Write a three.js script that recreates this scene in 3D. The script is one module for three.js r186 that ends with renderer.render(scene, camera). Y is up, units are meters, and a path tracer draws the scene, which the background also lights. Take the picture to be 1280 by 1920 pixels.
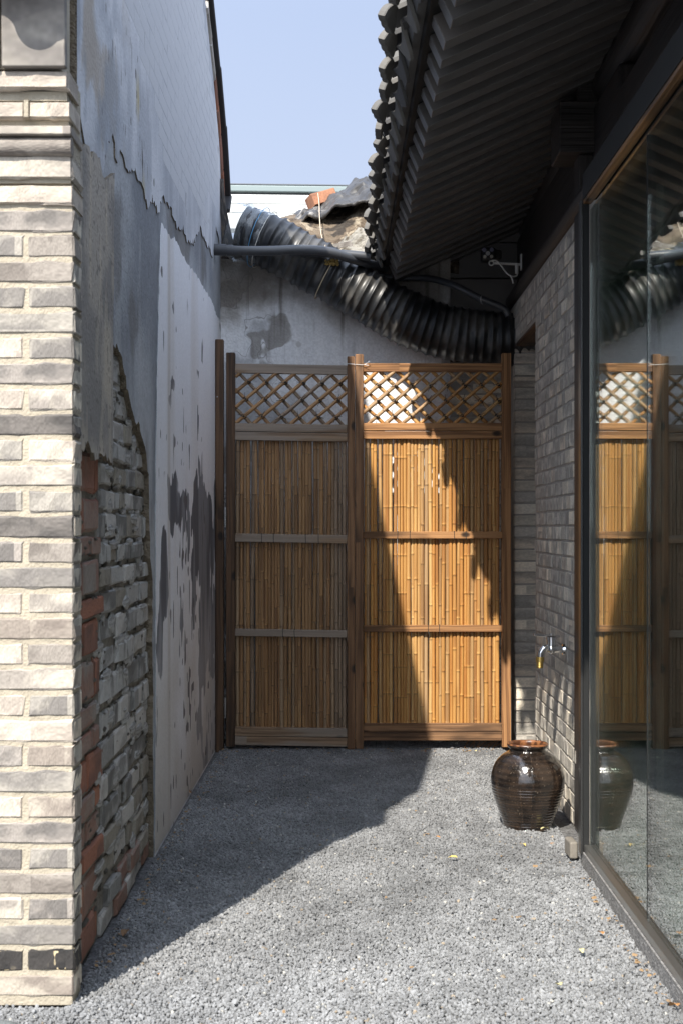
import * as THREE from 'three';
import { RoundedBoxGeometry } from 'three/addons/geometries/RoundedBoxGeometry.js';
import { mergeGeometries } from 'three/addons/utils/BufferGeometryUtils.js';

// ------------------------------------------------------------------ camera, sky, sun, exposure
const F = 2667, EYE = 1.187;                       // focal length in pixels of a 1920-high picture, eye height
const scene = new THREE.Scene();
const camera = new THREE.PerspectiveCamera(2 * Math.atan(960 / F) * 180 / Math.PI, 1280 / 1920, 0.1, 400);
camera.position.set(0, EYE, 0);
camera.setViewOffset(1280, 1920, -20, -30, 1280, 1920);
camera.updateProjectionMatrix();
camera.focus = 7.2; camera.userData.fStop = 9;

const EXPOSURE = 2.25;
function skyTexture() {
  const w = 256, h = 512, d = new Float32Array(w * h * 4);
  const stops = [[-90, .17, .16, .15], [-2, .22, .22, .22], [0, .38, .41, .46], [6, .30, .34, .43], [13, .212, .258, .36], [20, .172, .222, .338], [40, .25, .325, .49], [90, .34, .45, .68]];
  const sd = new THREE.Vector3(-.346, 1.097, 1).normalize(), v = new THREE.Vector3();
  for (let y = 0; y < h; y++) {
    const e = (y + .5) / h * 180 - 90;
    let i = 0; while (i < stops.length - 2 && e > stops[i + 1][0]) i++;
    const a = stops[i], b = stops[i + 1], t = Math.min(1, Math.max(0, (e - a[0]) / (b[0] - a[0])));
    for (let x = 0; x < w; x++) {
      const az = ((x + .5) / w - .5) * 2 * Math.PI, er = e * Math.PI / 180; v.set(Math.cos(er) * Math.cos(az), Math.sin(er), Math.cos(er) * Math.sin(az));
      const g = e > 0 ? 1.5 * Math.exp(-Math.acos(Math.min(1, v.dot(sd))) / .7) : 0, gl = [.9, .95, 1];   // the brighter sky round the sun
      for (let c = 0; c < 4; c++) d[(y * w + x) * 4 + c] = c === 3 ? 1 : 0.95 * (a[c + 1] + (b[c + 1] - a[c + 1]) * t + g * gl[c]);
    }
  }
  const t = new THREE.DataTexture(d, w, h, THREE.RGBAFormat, THREE.FloatType);
  t.mapping = THREE.EquirectangularReflectionMapping; t.magFilter = t.minFilter = THREE.LinearFilter; t.needsUpdate = true;
  return t;
}
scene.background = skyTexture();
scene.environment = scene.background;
const sun = new THREE.DirectionalLight(new THREE.Color(1, .935, .83), 3.35);
const SUN = new THREE.Vector3(-.346, 1.097, 1);
sun.position.copy(SUN).multiplyScalar(12).add(new THREE.Vector3(0, 1, -5.5));
sun.target.position.set(0, 1, -5.5);
sun.castShadow = true; sun.shadow.mapSize.set(4096, 4096); sun.shadow.radius = 1;
Object.assign(sun.shadow.camera, { left: -6, right: 6, top: 6, bottom: -6, near: 1, far: 40 });
scene.add(sun, sun.target);

// ------------------------------------------------------------------ helpers
const V = (x, y, z) => new THREE.Vector3(x, y, z);
let seed = 7;
const rnd = () => { seed = (seed + 0x6D2B79F5) | 0; let t = Math.imul(seed ^ seed >>> 15, 1 | seed); t = t + Math.imul(t ^ t >>> 7, 61 | t) ^ t; return ((t ^ t >>> 14) >>> 0) / 4294967296; };
const rr = (a, b) => a + (b - a) * rnd();
const pick = (a) => a[Math.floor(rnd() * a.length)];
const clamp = (x, a = 0, b = 1) => Math.min(b, Math.max(a, x));
const sstep = (a, b, x) => { const t = clamp((x - a) / (b - a)); return t * t * (3 - 2 * t); };
const mix = (a, b, t) => a + (b - a) * t;
const mix3 = (a, b, t) => [mix(a[0], b[0], t), mix(a[1], b[1], t), mix(a[2], b[2], t)];
function hash(x, y, s) { let h = Math.imul(x, 374761393) + Math.imul(y, 668265263) + Math.imul(s, 2147483647 ^ 974634777); h = Math.imul(h ^ h >>> 13, 1274126177); return ((h ^ h >>> 16) >>> 0) / 4294967296; }
function vnoise(x, y, s = 0, p = 0) {
  const xi = Math.floor(x), yi = Math.floor(y), fx = x - xi, fy = y - yi, ux = fx * fx * (3 - 2 * fx), uy = fy * fy * (3 - 2 * fy);
  const w = (i, j) => p ? hash(((i % p) + p) % p, ((j % p) + p) % p, s) : hash(i, j, s);
  return mix(mix(w(xi, yi), w(xi + 1, yi), ux), mix(w(xi, yi + 1), w(xi + 1, yi + 1), ux), uy);
}
function fbm(x, y, o = 4, s = 0, p = 0) { let a = 0, k = .5, t = 0; for (let i = 0; i < o; i++) { a += k * vnoise(x, y, s + i * 17, p); t += k; x *= 2; y *= 2; p *= 2; k *= .5; } return a / t; }
// a texture over [0,1]^2; fn gives an sRGB colour 0..255 (colour map) or a grey 0..1 (height, roughness)
function tex(w, h, fn, colour = true, repeat = null, offset = null) {
  const d = new Uint8Array(w * h * 4);
  for (let y = 0; y < h; y++) for (let x = 0; x < w; x++) {
    const c = fn((x + .5) / w, (y + .5) / h), i = (y * w + x) * 4;
    if (typeof c === 'number') d[i] = d[i + 1] = d[i + 2] = clamp(c) * 255; else for (let k = 0; k < 3; k++) d[i + k] = clamp(c[k], 0, 255);
    d[i + 3] = 255;
  }
  const t = new THREE.DataTexture(d, w, h); t.wrapS = t.wrapT = THREE.RepeatWrapping; t.magFilter = THREE.LinearFilter; t.minFilter = THREE.LinearMipmapLinearFilter; t.generateMipmaps = true;
  if (colour) t.colorSpace = THREE.SRGBColorSpace;
  if (repeat) t.repeat.set(...repeat); if (offset) t.offset.set(...offset);
  t.needsUpdate = true; return t;
}
const mat = (o) => new THREE.MeshStandardMaterial({ roughness: .85, ...o });
const phys = (o) => new THREE.MeshPhysicalMaterial(o);
const lin = (r, g = r, b = g) => new THREE.Color().setRGB(r, g, b);
const count = {};
function numbered(n) { const k = count[n] = (count[n] ?? -1) + 1; return k ? n + '_' + String(k).padStart(3, '0') : n; }
function thing(name, label, category, pos = [0, 0, 0], group) {
  const o = new THREE.Group(); o.name = numbered(name); o.position.set(...pos); scene.add(o);
  o.userData = { label, category }; if (group) o.userData.group = group; return o;
}
function part(name, geo, m, parent, pos, rot, scale) {
  const o = new THREE.Mesh(geo, m); o.name = name; o.castShadow = o.receiveShadow = true;
  if (pos) o.position.set(...pos); if (rot) o.rotation.set(...rot); if (scale) o.scale.set(...scale);
  parent.add(o); return o;
}
// the same with world coordinates under an unturned thing
const partW = (name, geo, m, parent, pos, rot, scale) => part(name, geo, m, parent, [pos[0] - parent.position.x, pos[1] - parent.position.y, pos[2] - parent.position.z], rot, scale);
function partG(name, geo, m, parent) { geo.translate(-parent.position.x, -parent.position.y, -parent.position.z); return part(name, geo, m, parent); }
// a point of the place from its measured direction and its depth in metres
const at = (x, y, Z) => V((x - 660) * Z / F, EYE - (y - 990) * Z / F, -Z);
const onGround = (x, y) => at(x, y, EYE * F / (y - 990));

// a box with rounded edges whose grain runs along one axis, uv in metres
function board(sx, sy, sz, axis, r = .003) {
  const g = new RoundedBoxGeometry(sx, sy, sz, 1, Math.min(r, sx * .4, sy * .4, sz * .4)), p = g.attributes.position, n = g.attributes.normal, uv = new Float32Array(p.count * 2), o = rnd() * 5, q = rnd() * 5;
  for (let i = 0; i < p.count; i++) {
    const c = [p.getX(i), p.getY(i), p.getZ(i)], a = [Math.abs(n.getX(i)), Math.abs(n.getY(i)), Math.abs(n.getZ(i))];
    let cross = 0; const others = [0, 1, 2].filter((k) => k !== axis); cross = a[others[0]] > a[others[1]] ? c[others[1]] : c[others[0]];
    uv[i * 2] = cross + o; uv[i * 2 + 1] = c[axis] + q;
  }
  g.setAttribute('uv', new THREE.BufferAttribute(uv, 2)); return g;
}
// a worn brick of unit size (length x, height y, depth z), front edges chamfered by `b` metres at size l x h, corners uneven
function brickGeo(l, h, b, rough, sd, nx = 4) {
  const g = new THREE.BoxGeometry(1, 1, 1, nx, 3, 1), p = g.attributes.position, bx = b / l, by = b / h;
  const idx = Array.from(g.index.array), per = []; for (let i = 0; i < idx.length; i += 3) { const zs = [0, 1, 2].map((k) => p.getZ(idx[i + k])); if (Math.max(...zs) > -.49) per.push(idx[i], idx[i + 1], idx[i + 2]); }
  g.setIndex(per);
  for (let i = 0; i < p.count; i++) {
    let x = p.getX(i), y = p.getY(i), z = p.getZ(i);
    const kx = Math.round((x + .5) * nx), ky = Math.round((y + .5) * 3), ex = kx === 0 || kx === nx, ey = ky === 0 || ky === 3;
    if (kx === 1) x = -.5 + bx; if (kx === nx - 1 && nx > 1) x = .5 - bx; if (ky === 1) y = -.5 + by; if (ky === 2) y = .5 - by;
    const r1 = hash(kx, ky, sd) - .5, r2 = hash(kx + 31, ky, sd) - .5, r3 = hash(kx, ky + 47, sd);
    if (z > 0) { if (ex || ey) { z -= b / .1 * .8; x += r1 * rough / l; y += r2 * rough * .9 / h; } z -= r3 * rough / .1 * (ex || ey ? 1.1 : .45); }
    else { x += r1 * rough / l; y += r2 * rough * .9 / h; }
    p.setXYZ(i, x, y, z);
  }
  const uv = g.attributes.uv, ou = hash(sd, 1, 3), ov = hash(sd, 2, 3); for (let i = 0; i < uv.count; i++) uv.setXY(i, uv.getX(i) * .8 + ou, uv.getY(i) * .35 + ov);
  g.computeVertexNormals(); return g.toNonIndexed ? (() => { const q = g.toNonIndexed(); q.computeVertexNormals(); return q; })() : g;
}
const variants = (n, l, h, b, rough, sd, nx) => Array.from({ length: n }, (_, i) => brickGeo(l, h, b, rough, sd + i, nx));
function tube(pts, r, seg = 40, rad = 8) { return new THREE.TubeGeometry(new THREE.CatmullRomCurve3(pts), seg, r, rad, false); }

// ------------------------------------------------------------------ materials
const brickBump = tex(256, 256, (u, v) => .6 * fbm(u * 10, v * 10, 4, 5, 10) + .4 * vnoise(u * 64, v * 64, 9, 64), false);
function smokyBrick(sd, light, dark, amount, speck) {
  const kk = sd < 9 ? .89 : sd < 16 ? 1.22 : 1; const kt = sd < 9 ? [1.01, .995, .97] : sd < 16 ? [1.02, 1, .95] : [1, 1, 1]; light = light.map((x, i) => x * kk * kt[i]); dark = dark.map((x, i) => x * kk * kt[i]);
  return tex(256, 256, (u, v) => {
    const a = fbm(u * 3 + fbm(u * 5, v * 5, 2, sd + 3, 5) * 1.5, v * 6, 4, sd, 0), n = vnoise(u * 90, v * 90, sd + 2) - .5, st = sstep(.62, .7, fbm(u * 2 + v * 3, v * 9 - u * 4, 3, sd + 8));
    let c = mix3(light, dark, clamp((sstep(.38, .66, a)) * amount + st * .25)); c = c.map((x) => x * (1 + n * .12));
    if (speck) { const s = sstep(.7, .78, vnoise(u * 26, v * 26, sd + 5)) * sstep(.45, .6, fbm(u * 5, v * 5, 2, sd + 6)); c = mix3(c, [206, 188, 150], s); }
    return c;
  });
}
const bm = (m, extra = {}) => mat({ map: m, bumpMap: brickBump, bumpScale: .0025, roughness: .92, ...extra });
const paleBricks = [
  bm(smokyBrick(1, [205, 199, 190], [160, 154, 150], .8)), bm(smokyBrick(2, [214, 206, 196], [165, 156, 150], .55)), bm(smokyBrick(3, [180, 176, 170], [134, 131, 130], .9)),
  bm(smokyBrick(4, [196, 188, 178], [150, 141, 135], .8)), bm(smokyBrick(5, [176, 170, 166], [124, 121, 120], 1)), bm(smokyBrick(6, [166, 160, 155], [132, 126, 122], .9)),
];
const darkBricks = [bm(smokyBrick(7, [124, 120, 118], [84, 82, 82], .9)), bm(smokyBrick(8, [66, 64, 64], [40, 40, 42], .9, true))];
const greyBricks = [
  bm(smokyBrick(11, [178, 175, 171], [138, 136, 135], .8)), bm(smokyBrick(12, [160, 158, 157], [124, 123, 123], .8)), bm(smokyBrick(13, [192, 186, 179], [150, 147, 143], .8)), bm(smokyBrick(14, [170, 163, 156], [130, 126, 124], .9)), bm(smokyBrick(15, [150, 148, 148], [112, 111, 112], .8)),
];
const redBricks = [bm(smokyBrick(21, [156, 104, 82], [116, 84, 72], .8)), bm(smokyBrick(22, [148, 106, 90], [146, 132, 122], .7)), bm(smokyBrick(23, [160, 108, 84], [124, 100, 88], .7)), bm(smokyBrick(24, [140, 108, 94], [142, 134, 126], .9))];
const oldBricks = [bm(smokyBrick(31, [176, 174, 170], [128, 126, 122], .9)), bm(smokyBrick(32, [156, 154, 150], [110, 108, 104], .9)), bm(smokyBrick(33, [190, 186, 180], [144, 140, 134], .8)), bm(smokyBrick(34, [150, 144, 132], [108, 100, 90], .9))];
const mortarBump = tex(256, 256, (u, v) => .6 * fbm(u * 16, v * 16, 4, 31, 16) + .4 * vnoise(u * 100, v * 100, 3, 100), false, [2.5, 2.5]);
const mortarTan = mat({ map: tex(256, 256, (u, v) => mix3([182, 173, 155], [158, 149, 133], fbm(u * 12, v * 12, 4, 41, 12)), true, [2.5, 2.5]), bumpMap: mortarBump, bumpScale: .004, roughness: .95 });
const mortarGrey = mat({ map: tex(256, 256, (u, v) => mix3([178, 172, 164], [150, 145, 138], fbm(u * 12, v * 12, 4, 42, 12)), true, [2.5, 2.5]), bumpMap: mortarBump, bumpScale: .004, roughness: .95 });
const mudMortar = mat({ map: tex(256, 256, (u, v) => mix3([156, 150, 140], [108, 102, 92], fbm(u * 14, v * 14, 4, 43, 14)), true, [2.5, 2.5]), bumpMap: mortarBump, bumpScale: .014, roughness: .97 });

function woodMap(sd, light, dark, grey, knots = .62) {
  // u across 0.5 m, v along 2 m
  return tex(512, 1024, (u, v) => {
    const warp = fbm(u * 4, v * 3, 3, sd + 1, 4) * .5, g = fbm(u * 60 + warp * 8, v * 5 + warp, 3, sd, 0), fine = vnoise(u * 220, v * 14, sd + 4), blot = fbm(u * 6, v * 5, 4, sd + 7, 0);
    let c = mix3(light, dark, clamp(sstep(.3, .72, g) * .75 + (fine - .5) * .45));
    const kx = Math.floor(u * 5), ky = Math.floor(v * 6), jx = hash(kx, ky, sd + 9), jy = hash(kx, ky, sd + 10), kd = Math.hypot((u * 5 - kx - .2 - jx * .6) * .1, (v * 6 - ky - .2 - jy * .6) * .2);
    if (hash(kx, ky, sd + 12) > knots) c = mix3(c, dark.map((x) => x * .45), 1 - sstep(.006, .02, kd));
    c = mix3(c, dark.map((x) => x * .55), sstep(.55, .75, blot) * .55);
    if (grey) c = mix3(c, grey, sstep(.4, .6, fbm(u * 5, v * 4, 4, sd + 14)) * .75);
    return c;
  }, true, [2, .5]);
}
const woodBump = tex(512, 512, (u, v) => fbm(u * 70, v * 6, 3, 61), false, [2, .5]);
const wm = (m, extra = {}) => mat({ map: m, bumpMap: woodBump, bumpScale: .002, roughness: .78, ...extra });
const woodBrown = wm(woodMap(71, [146, 110, 78], [92, 65, 44]));
const woodWarm = wm(woodMap(72, [174, 128, 84], [110, 75, 46]));
const woodDark = wm(woodMap(73, [104, 78, 56], [62, 46, 34]));
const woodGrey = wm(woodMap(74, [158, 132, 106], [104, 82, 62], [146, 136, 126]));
const blackWood = mat({ map: woodMap(75, [54, 49, 47], [38, 35, 34], null, 2), bumpMap: woodBump, bumpScale: .002, roughness: .5 });
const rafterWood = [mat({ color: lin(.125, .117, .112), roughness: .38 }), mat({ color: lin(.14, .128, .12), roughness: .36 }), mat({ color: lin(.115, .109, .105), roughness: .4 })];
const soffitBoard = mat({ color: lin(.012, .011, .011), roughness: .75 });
const blackMetal = phys({ color: lin(.006, .0065, .007), roughness: .75 });
const steel = mat({ color: lin(.55, .56, .58), roughness: .22, metalness: 1 });
const chrome = mat({ color: lin(.75, .76, .78), roughness: .12, metalness: 1 });
const brass = mat({ color: lin(.6, .43, .14), roughness: .35, metalness: 1 });

// ------------------------------------------------------------------ ground
const gravelBump = tex(512, 512, (u, v) => fbm(u * 60, v * 60, 3, 81, 60), false, [2, 2]);
const ground = new THREE.Mesh(new THREE.PlaneGeometry(120, 120), mat({ map: tex(512, 512, (u, v) => { const n = vnoise(u * 90, v * 90, 82, 90) * .6 + fbm(u * 20, v * 20, 3, 83, 20) * .5; const g = 60 + n * 70; return [g, g, g * 1.01]; }, true, [240, 240]), bumpMap: gravelBump, bumpScale: .01, roughness: .97 }));
gravelBump.repeat.set(160, 160);
ground.name = 'gravel_ground'; ground.rotation.x = -Math.PI / 2; ground.position.y = -.012; ground.receiveShadow = true;
ground.userData = { kind: 'structure', label: 'pale grey gravel ground of the courtyard passage between the two houses', category: 'ground' };
scene.add(ground);
{
  const g = new THREE.IcosahedronGeometry(1, 0), p = g.attributes.position;
  for (let i = 0; i < p.count; i++) { const k = (q) => Math.round(q * 20), h1 = hash(k(p.getX(i)), k(p.getY(i)) * 7 + k(p.getZ(i)), 5); const s = .72 + h1 * .5; p.setXYZ(i, p.getX(i) * s, p.getY(i) * s, p.getZ(i) * s); }
  g.computeVertexNormals();
  const spots = []; const step = .0079;
  for (let Z = 3.15; Z < 8.0; Z += step) for (let X = -1.02; X < .82; X += step) {
    const x = X + rr(-.5, .5) * step, z = Z + rr(-.5, .5) * step;
    if (x < -.705 && z > 3.53) continue;
    spots.push([x, z, 0]); if (rnd() < .22) spots.push([x + rr(-.004, .004), z + rr(-.004, .004), .005]);
  }
  const im = new THREE.InstancedMesh(g, mat({ color: 0xffffff, roughness: .95 }), spots.length), m = new THREE.Matrix4(), q = new THREE.Quaternion(), c = new THREE.Color();
  spots.forEach(([x, z, up], i) => {
    q.setFromEuler(new THREE.Euler(rr(0, 6.3), rr(0, 6.3), rr(0, 6.3)));
    const s = rr(.0032, .0058) * (rnd() < .05 ? 1.5 : 1);
    m.compose(V(x, -.008 + up + rr(0, .0045) + (fbm(x * 5, z * 5, 2, 88) - .5) * .012, -z), q, V(s * rr(.9, 1.3), s * rr(.65, 1), s)); im.setMatrixAt(i, m);
    const t = rnd(), b = rr(.17, .285) * (.72 + .22 * sstep(.3, .7, fbm(x * 2.2, z * 2.2, 3, 89)) + .22 * sstep(.3, .75, fbm(x * 14, z * 9, 3, 90)));
    if (t < .006) c.setRGB(.42, .41, .38); else if (t < .013) c.setRGB(b * 1.35, b * 1.12, b * .85); else c.setRGB(b * .98, b, b * 1.03);
    im.setColorAt(i, c);
  });
  im.name = 'gravel'; im.castShadow = im.receiveShadow = true;
  im.userData = { kind: 'stuff', label: 'loose light grey gravel stones covering the passage floor up to the gate', category: 'gravel' };
  scene.add(im);
}

// ------------------------------------------------------------------ left house: gable wall and brick pillar
// local frame: x = depth beyond the back of the pillar (Z 3.66), y = height, z = out of the wall
const Z0 = 3.66;
const leftHouse = thing('gable_house', 'old house on the left with peeling plaster gable wall and sunlit pale brick pillar', 'house', [-.712, 0, -Z0]);
leftHouse.rotation.y = Math.PI / 2 + .006;
const wpt = (x, y) => { let Z = 5; for (let i = 0; i < 6; i++) Z = F * (.712 + .006 * (Z - Z0)) / (660 - x); return [Z - Z0, EYE + (990 - y) * Z / F]; };
function ragged(pts, amp, step, sd) { // a polyline with uneven edges
  const out = []; for (let i = 0; i < pts.length - 1; i++) {
    const [x0, y0] = pts[i], [x1, y1] = pts[i + 1], L = Math.hypot(x1 - x0, y1 - y0), n = Math.max(1, Math.round(L / step));
    for (let k = 0; k < n; k++) { const t = k / n, e = (k === 0 && i === 0) ? 0 : 1; out.push([mix(x0, x1, t) + e * amp * (hash(out.length, i, sd) - .5) * 2, mix(y0, y1, t) + e * amp * (hash(out.length, i + 50, sd) - .5) * 2]); }
  } out.push(pts[pts.length - 1]); return out;
}
const shape = (pts) => new THREE.Shape(pts.map(([x, y]) => new THREE.Vector2(x, y)));
const ext = (s, depth, z) => { const g = new THREE.ExtrudeGeometry(s, { depth, bevelEnabled: false }); g.translate(0, 0, z); return g; };
const plasterBump = tex(1024, 1024, (u, v) => .5 * fbm(u * 9, v * 9, 5, 101, 9) + .3 * fbm(u * 30, v * 30, 3, 102) + .2 * vnoise(u * 300, v * 300, 103), false, [.5, .5]);
const wallUV = [[1 / 4.6, 1 / 4.8], [0, 0]];
// pale weathered skim over cement, in wall metres
const cementMap = tex(1024, 1024, (u, v) => {
  const s = u * 4.6, h = v * 4.8, a = fbm(s * 1.6, h * 1.8, 5, 110), st = fbm(s * 6, h * 1.4, 4, 111), n = vnoise(s * 80, h * 80, 112) - .5;
  let c = mix3([174, 177, 181], [134, 138, 144], sstep(.35, .65, a)); c = mix3(c, [178, 180, 182], sstep(.55, .72, st) * .5); c = mix3(c, [98, 94, 90], sstep(.6, .75, fbm(s * 3, h * 2.4, 4, 113)) * .5);
  return c.map((x) => x * (1 + n * .1));
}, true, ...wallUV);
const skimMap = tex(2048, 2048, (u, v) => {
  const s = u * 4.6, h = v * 4.8, a = fbm(s * 2.6 + 3, h * 2.2, 5, 120), st = fbm(s * 6, h * 1.6, 4, 121), n = vnoise(s * 110, h * 110, 122) - .5;
  let c = mix3([214, 216, 221], [184, 188, 195], sstep(.35, .7, a)); c = mix3(c, [164, 168, 176], sstep(.5, .75, st) * .6);
  const near = 1 - sstep(.35, 1.05, s);                              // the part beside the pillar lost more of its skim
  const p = fbm(s * 5, h * 3.6, 5, 123); c = mix3(c, [172, 160, 146], sstep(.5, .62, p) * near * .75); c = mix3(c, [150, 156, 166], sstep(.5, .66, fbm(s * 4 + 7, h * 3.4, 4, 124)) * near * .75);
  const d1 = Math.hypot((s - 1.22) * 2, (h - 2.35)) , d2 = Math.hypot((s - 1.1) * 2, h - 2.62);
  c = mix3(c, [184, 160, 96], (1 - sstep(.02, .2, d1 + (st - .5) * .3)) * .6); c = mix3(c, [186, 160, 92], (1 - sstep(.02, .16, d2 + (st - .5) * .3)) * .7);
  const fl = vnoise(s * 60, h * 16, 126); c = mix3(c, [70, 66, 62], sstep(.86, .9, fl) * sstep(.5, .62, fbm(s * 4, h * 3, 3, 127)) * .7);
  return c.map((x) => x * (1 + n * .05));
}, true, ...wallUV);
const paintMap = tex(2048, 2048, (u, v) => {
  const s = u * 4.6, h = v * 4.8, n = vnoise(s * 120, h * 120, 130) - .5;
  const big = fbm(s * 2.3, h * 1.9 + 5, 4, 131), st = fbm(s * 7, h * 2.1, 4, 132), fine = fbm(s * 26, h * 9, 3, 133);
  let c = mix3([245, 246, 249], [237, 238, 243], st); c = mix3(c, [206, 198, 188], sstep(.55, .8, fbm(s * 3, h * .5, 3, 134)) * .3);
  const low = 1 - sstep(.5, 1.0, h); c = mix3(c, [216, 212, 206], low * sstep(.25, .75, fbm(s * 2.5, h * 2.5, 4, 145)) * .7); c = mix3(c, [186, 180, 172], (1 - sstep(0, .4, h)) * .5);
  // where the paint has come off, in long tongues
  const bell = (c0, w) => Math.exp(-(((h - c0) / w) ** 2)), zone = (.15 * bell(1.12, .3) + .1 * bell(.6, .22)) * sstep(1.95, 2.1, s) + (.1 * bell(.98, .26) + .07 * bell(.5, .2)) * (1 - sstep(1.95, 2.1, s)), e = big * .72 + fbm(s * 6, h * 4, 3, 139) * .2 + fine * .08;
  const off = sstep(.6, .606, e + zone - .14 * sstep(1.3, 1.6, h) - .05 * (1 - sstep(.1, .5, h)));
  c = mix3(c, mix3([132, 134, 140], [92, 95, 102], sstep(.45, .6, fbm(s * 9, h * 2.2, 4, 136))), off * (1 - low * .5));
  const fl = vnoise(s * 22, h * 13, 137); c = mix3(c, [96, 94, 96], sstep(.84, .87, fl) * .85 * sstep(.45, .55, fbm(s * 2.5 + 9, h * 2, 3, 146)));
  const col = Math.abs(s - 1.93 - .03 * fbm(h * 3, 2, 2, 138)); c = mix3(c, [196, 190, 182], (1 - sstep(.01, .07, col)) * .5);
  return c.map((x) => x * (1 + n * .05));
}, true, ...wallUV);
const cement = mat({ map: cementMap, bumpMap: plasterBump, bumpScale: .006, roughness: .93 });
const skim = mat({ map: skimMap, bumpMap: plasterBump, bumpScale: .005, roughness: .9 });
const paint = mat({ map: paintMap, bumpMap: plasterBump, bumpScale: .0035, roughness: .8 });
const mud = mat({ map: tex(256, 256, (u, v) => mix3([140, 128, 110], [90, 82, 70], fbm(u * 14, v * 14, 4, 140, 14)), true, [3, 3]), bumpMap: mortarBump, bumpScale: .012, roughness: .97 });
const beige = mat({ map: tex(512, 1024, (u, v) => { const a = fbm(u * 3, v * 6, 5, 150), s = fbm(u * 12, v * 4, 4, 151); let c = mix3([172, 164, 154], [138, 134, 130], sstep(.35, .65, a)); c = mix3(c, [196, 184, 164], sstep(.55, .7, s) * .5); return mix3(c, [112, 108, 104], sstep(.8, .86, vnoise(u * 40, v * 60, 152)) * .6); }, true, [1.6, .9]), bumpMap: plasterBump, bumpScale: .006, roughness: .93 });

// outline of the gable: roof line of the front slope, ridge, back slope
const ZE = 4.36;                                                      // to the back wall
const gableTop = [[-.09, 3.2], [.72, 3.6], [1.68, 4.1], [2.2, 4.5], [2.27, 4.5], [2.44, 4.22], wpt(385, 0), wpt(400, 140), wpt(410, 250), wpt(418, 380), [ZE, wpt(421, 420)[1]]];
const zr = (pts) => pts;
{
  const core = ext(shape([[.004, 0], [.004, 3.2], ...gableTop.slice(1), [ZE, 0]]), .26, -.31);
  part('wall', core, mudMortar, leftHouse);
  part('old_mortar', ext(shape([[.002, -.02], [1.58, -.02], [1.58, 1.3], [1.2, 1.6], [.8, 1.78], [.002, 1.78]]), .02, -.049), mudMortar, leftHouse);
  // lower cement coat, broken away where the old bricks show
  const edge = ragged([wpt(288.5, 1600), wpt(289, 1500), wpt(287, 1400), wpt(288, 1300), wpt(286, 1200), wpt(287, 1100), wpt(283, 1040), wpt(281, 960), wpt(279, 890), wpt(272, 835), wpt(262, 800), wpt(252, 780), wpt(243, 745), wpt(236, 710), wpt(232, 680), wpt(223, 655), wpt(216, 645), [.53, 1.76]], .012, .03, 3);
  edge[0] = [edge[0][0], -.02];
  const breakLine = ragged([[.12, 2.2], wpt(190, 330), wpt(200, 265), wpt(210, 262), wpt(218, 300), wpt(224, 285), wpt(236, 322), wpt(250, 320), wpt(266, 345), wpt(276, 396), wpt(284, 370), wpt(296, 400), wpt(302, 370), wpt(318, 388), wpt(330, 425), wpt(342, 428), wpt(350, 452), wpt(362, 455), wpt(374, 428), wpt(386, 455), wpt(398, 480), wpt(404, 425), [ZE, wpt(412, 470)[1]]], .016, .03, 5);
  const low = ext(shape([...edge, [0, 1.76], [0, 3.1], ...gableTop.slice(1).map(([x, y]) => [x, y - .06]), [ZE, -.02]]), .05, -.05);
  part('plaster', low, [cement, mud], leftHouse);
  const up = ext(shape([...breakLine, ...gableTop.slice(1).reverse().map(([x, y]) => [Math.min(x, ZE - .001), y - .03]), [0.001, 3.2], [.001, 2.3]]), .005, 0);
  part('upper_plaster', up, [skim, mud], leftHouse);
  // smoother beige strip beside the pillar
  const stripEdge = ragged([[.005, 1.385], [.12, 1.41], [.25, 1.375], [.38, 1.40], [.525, 1.37]], .012, .025, 8);
  const strip = ext(shape([...stripEdge, ...ragged([[.53, 1.6], [.545, 2.0], [.56, 2.24]], .006, .05, 9), ...ragged([[.4, 2.18], [.24, 2.22], [.005, 2.16]], .02, .04, 10)]), .012, 0.0005);
  part('plaster_strip', strip, [beige, mud], leftHouse);
  // white painted panel
  const pe = ragged([wpt(289, 1590), wpt(290, 1400), wpt(291, 1100), wpt(291, 900), wpt(293, 700), wpt(296, 560), wpt(299, 440), wpt(301, 418), wpt(318, 445), wpt(326, 446), wpt(348, 490), wpt(366, 515), wpt(384, 545), wpt(398, 568), wpt(404, 590), [ZE - .001, wpt(411, 600)[1]]], .008, .04, 12);
  pe[0] = [pe[0][0], -.02];
  part('painted_plaster', ext(shape([...pe, [ZE - .001, -.02]]), .004, .0005), [paint, cement], leftHouse);
  // whitewashed bricks faintly showing on the upper wall
  const whitewash = mat({ color: lin(.6, .615, .645), bumpMap: brickBump, bumpScale: .001, roughness: .9 }), pv = variants(5, .24, .055, .003, .0008, 300, 3);
  let n = 0;
  const slopeAt = (s) => { for (let i = 0; i < gableTop.length - 1; i++) if (s >= gableTop[i][0] && s <= gableTop[i + 1][0]) return mix(gableTop[i][1], gableTop[i + 1][1], (s - gableTop[i][0]) / (gableTop[i + 1][0] - gableTop[i][0])); return 2.8; };
  const lowAt = (s) => { let b = 99; for (const q of breakLine) if (Math.abs(q[0] - s) < .3) b = Math.min(b, -q[1]); return -b; };
  for (let k = 0; k < 60; k++) {
    const h = 2.3 + k * .063; let s = .75 + (k % 2 ? .12 : 0);
    for (; s < ZE - .2; s += .25) {
      const Z = s + Z0, yTop = EYE + .371 * Z + .1, lo = Math.max(lowAt(s - .12), lowAt(s + .12), lowAt(s)) + .1 + .35 * (1 - sstep(.9, 2.0, s));
      if (h < lo || h > yTop || h > slopeAt(s - .13) - .1 || h > slopeAt(s + .13) - .1 || n >= 298) continue;
      part('painted_brick', pick(pv), whitewash, leftHouse, [s + rr(-.004, .004), h + rr(-.002, .002), .0012], null, [.242, .0585, .0085]); n++;
    }
  }
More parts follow.
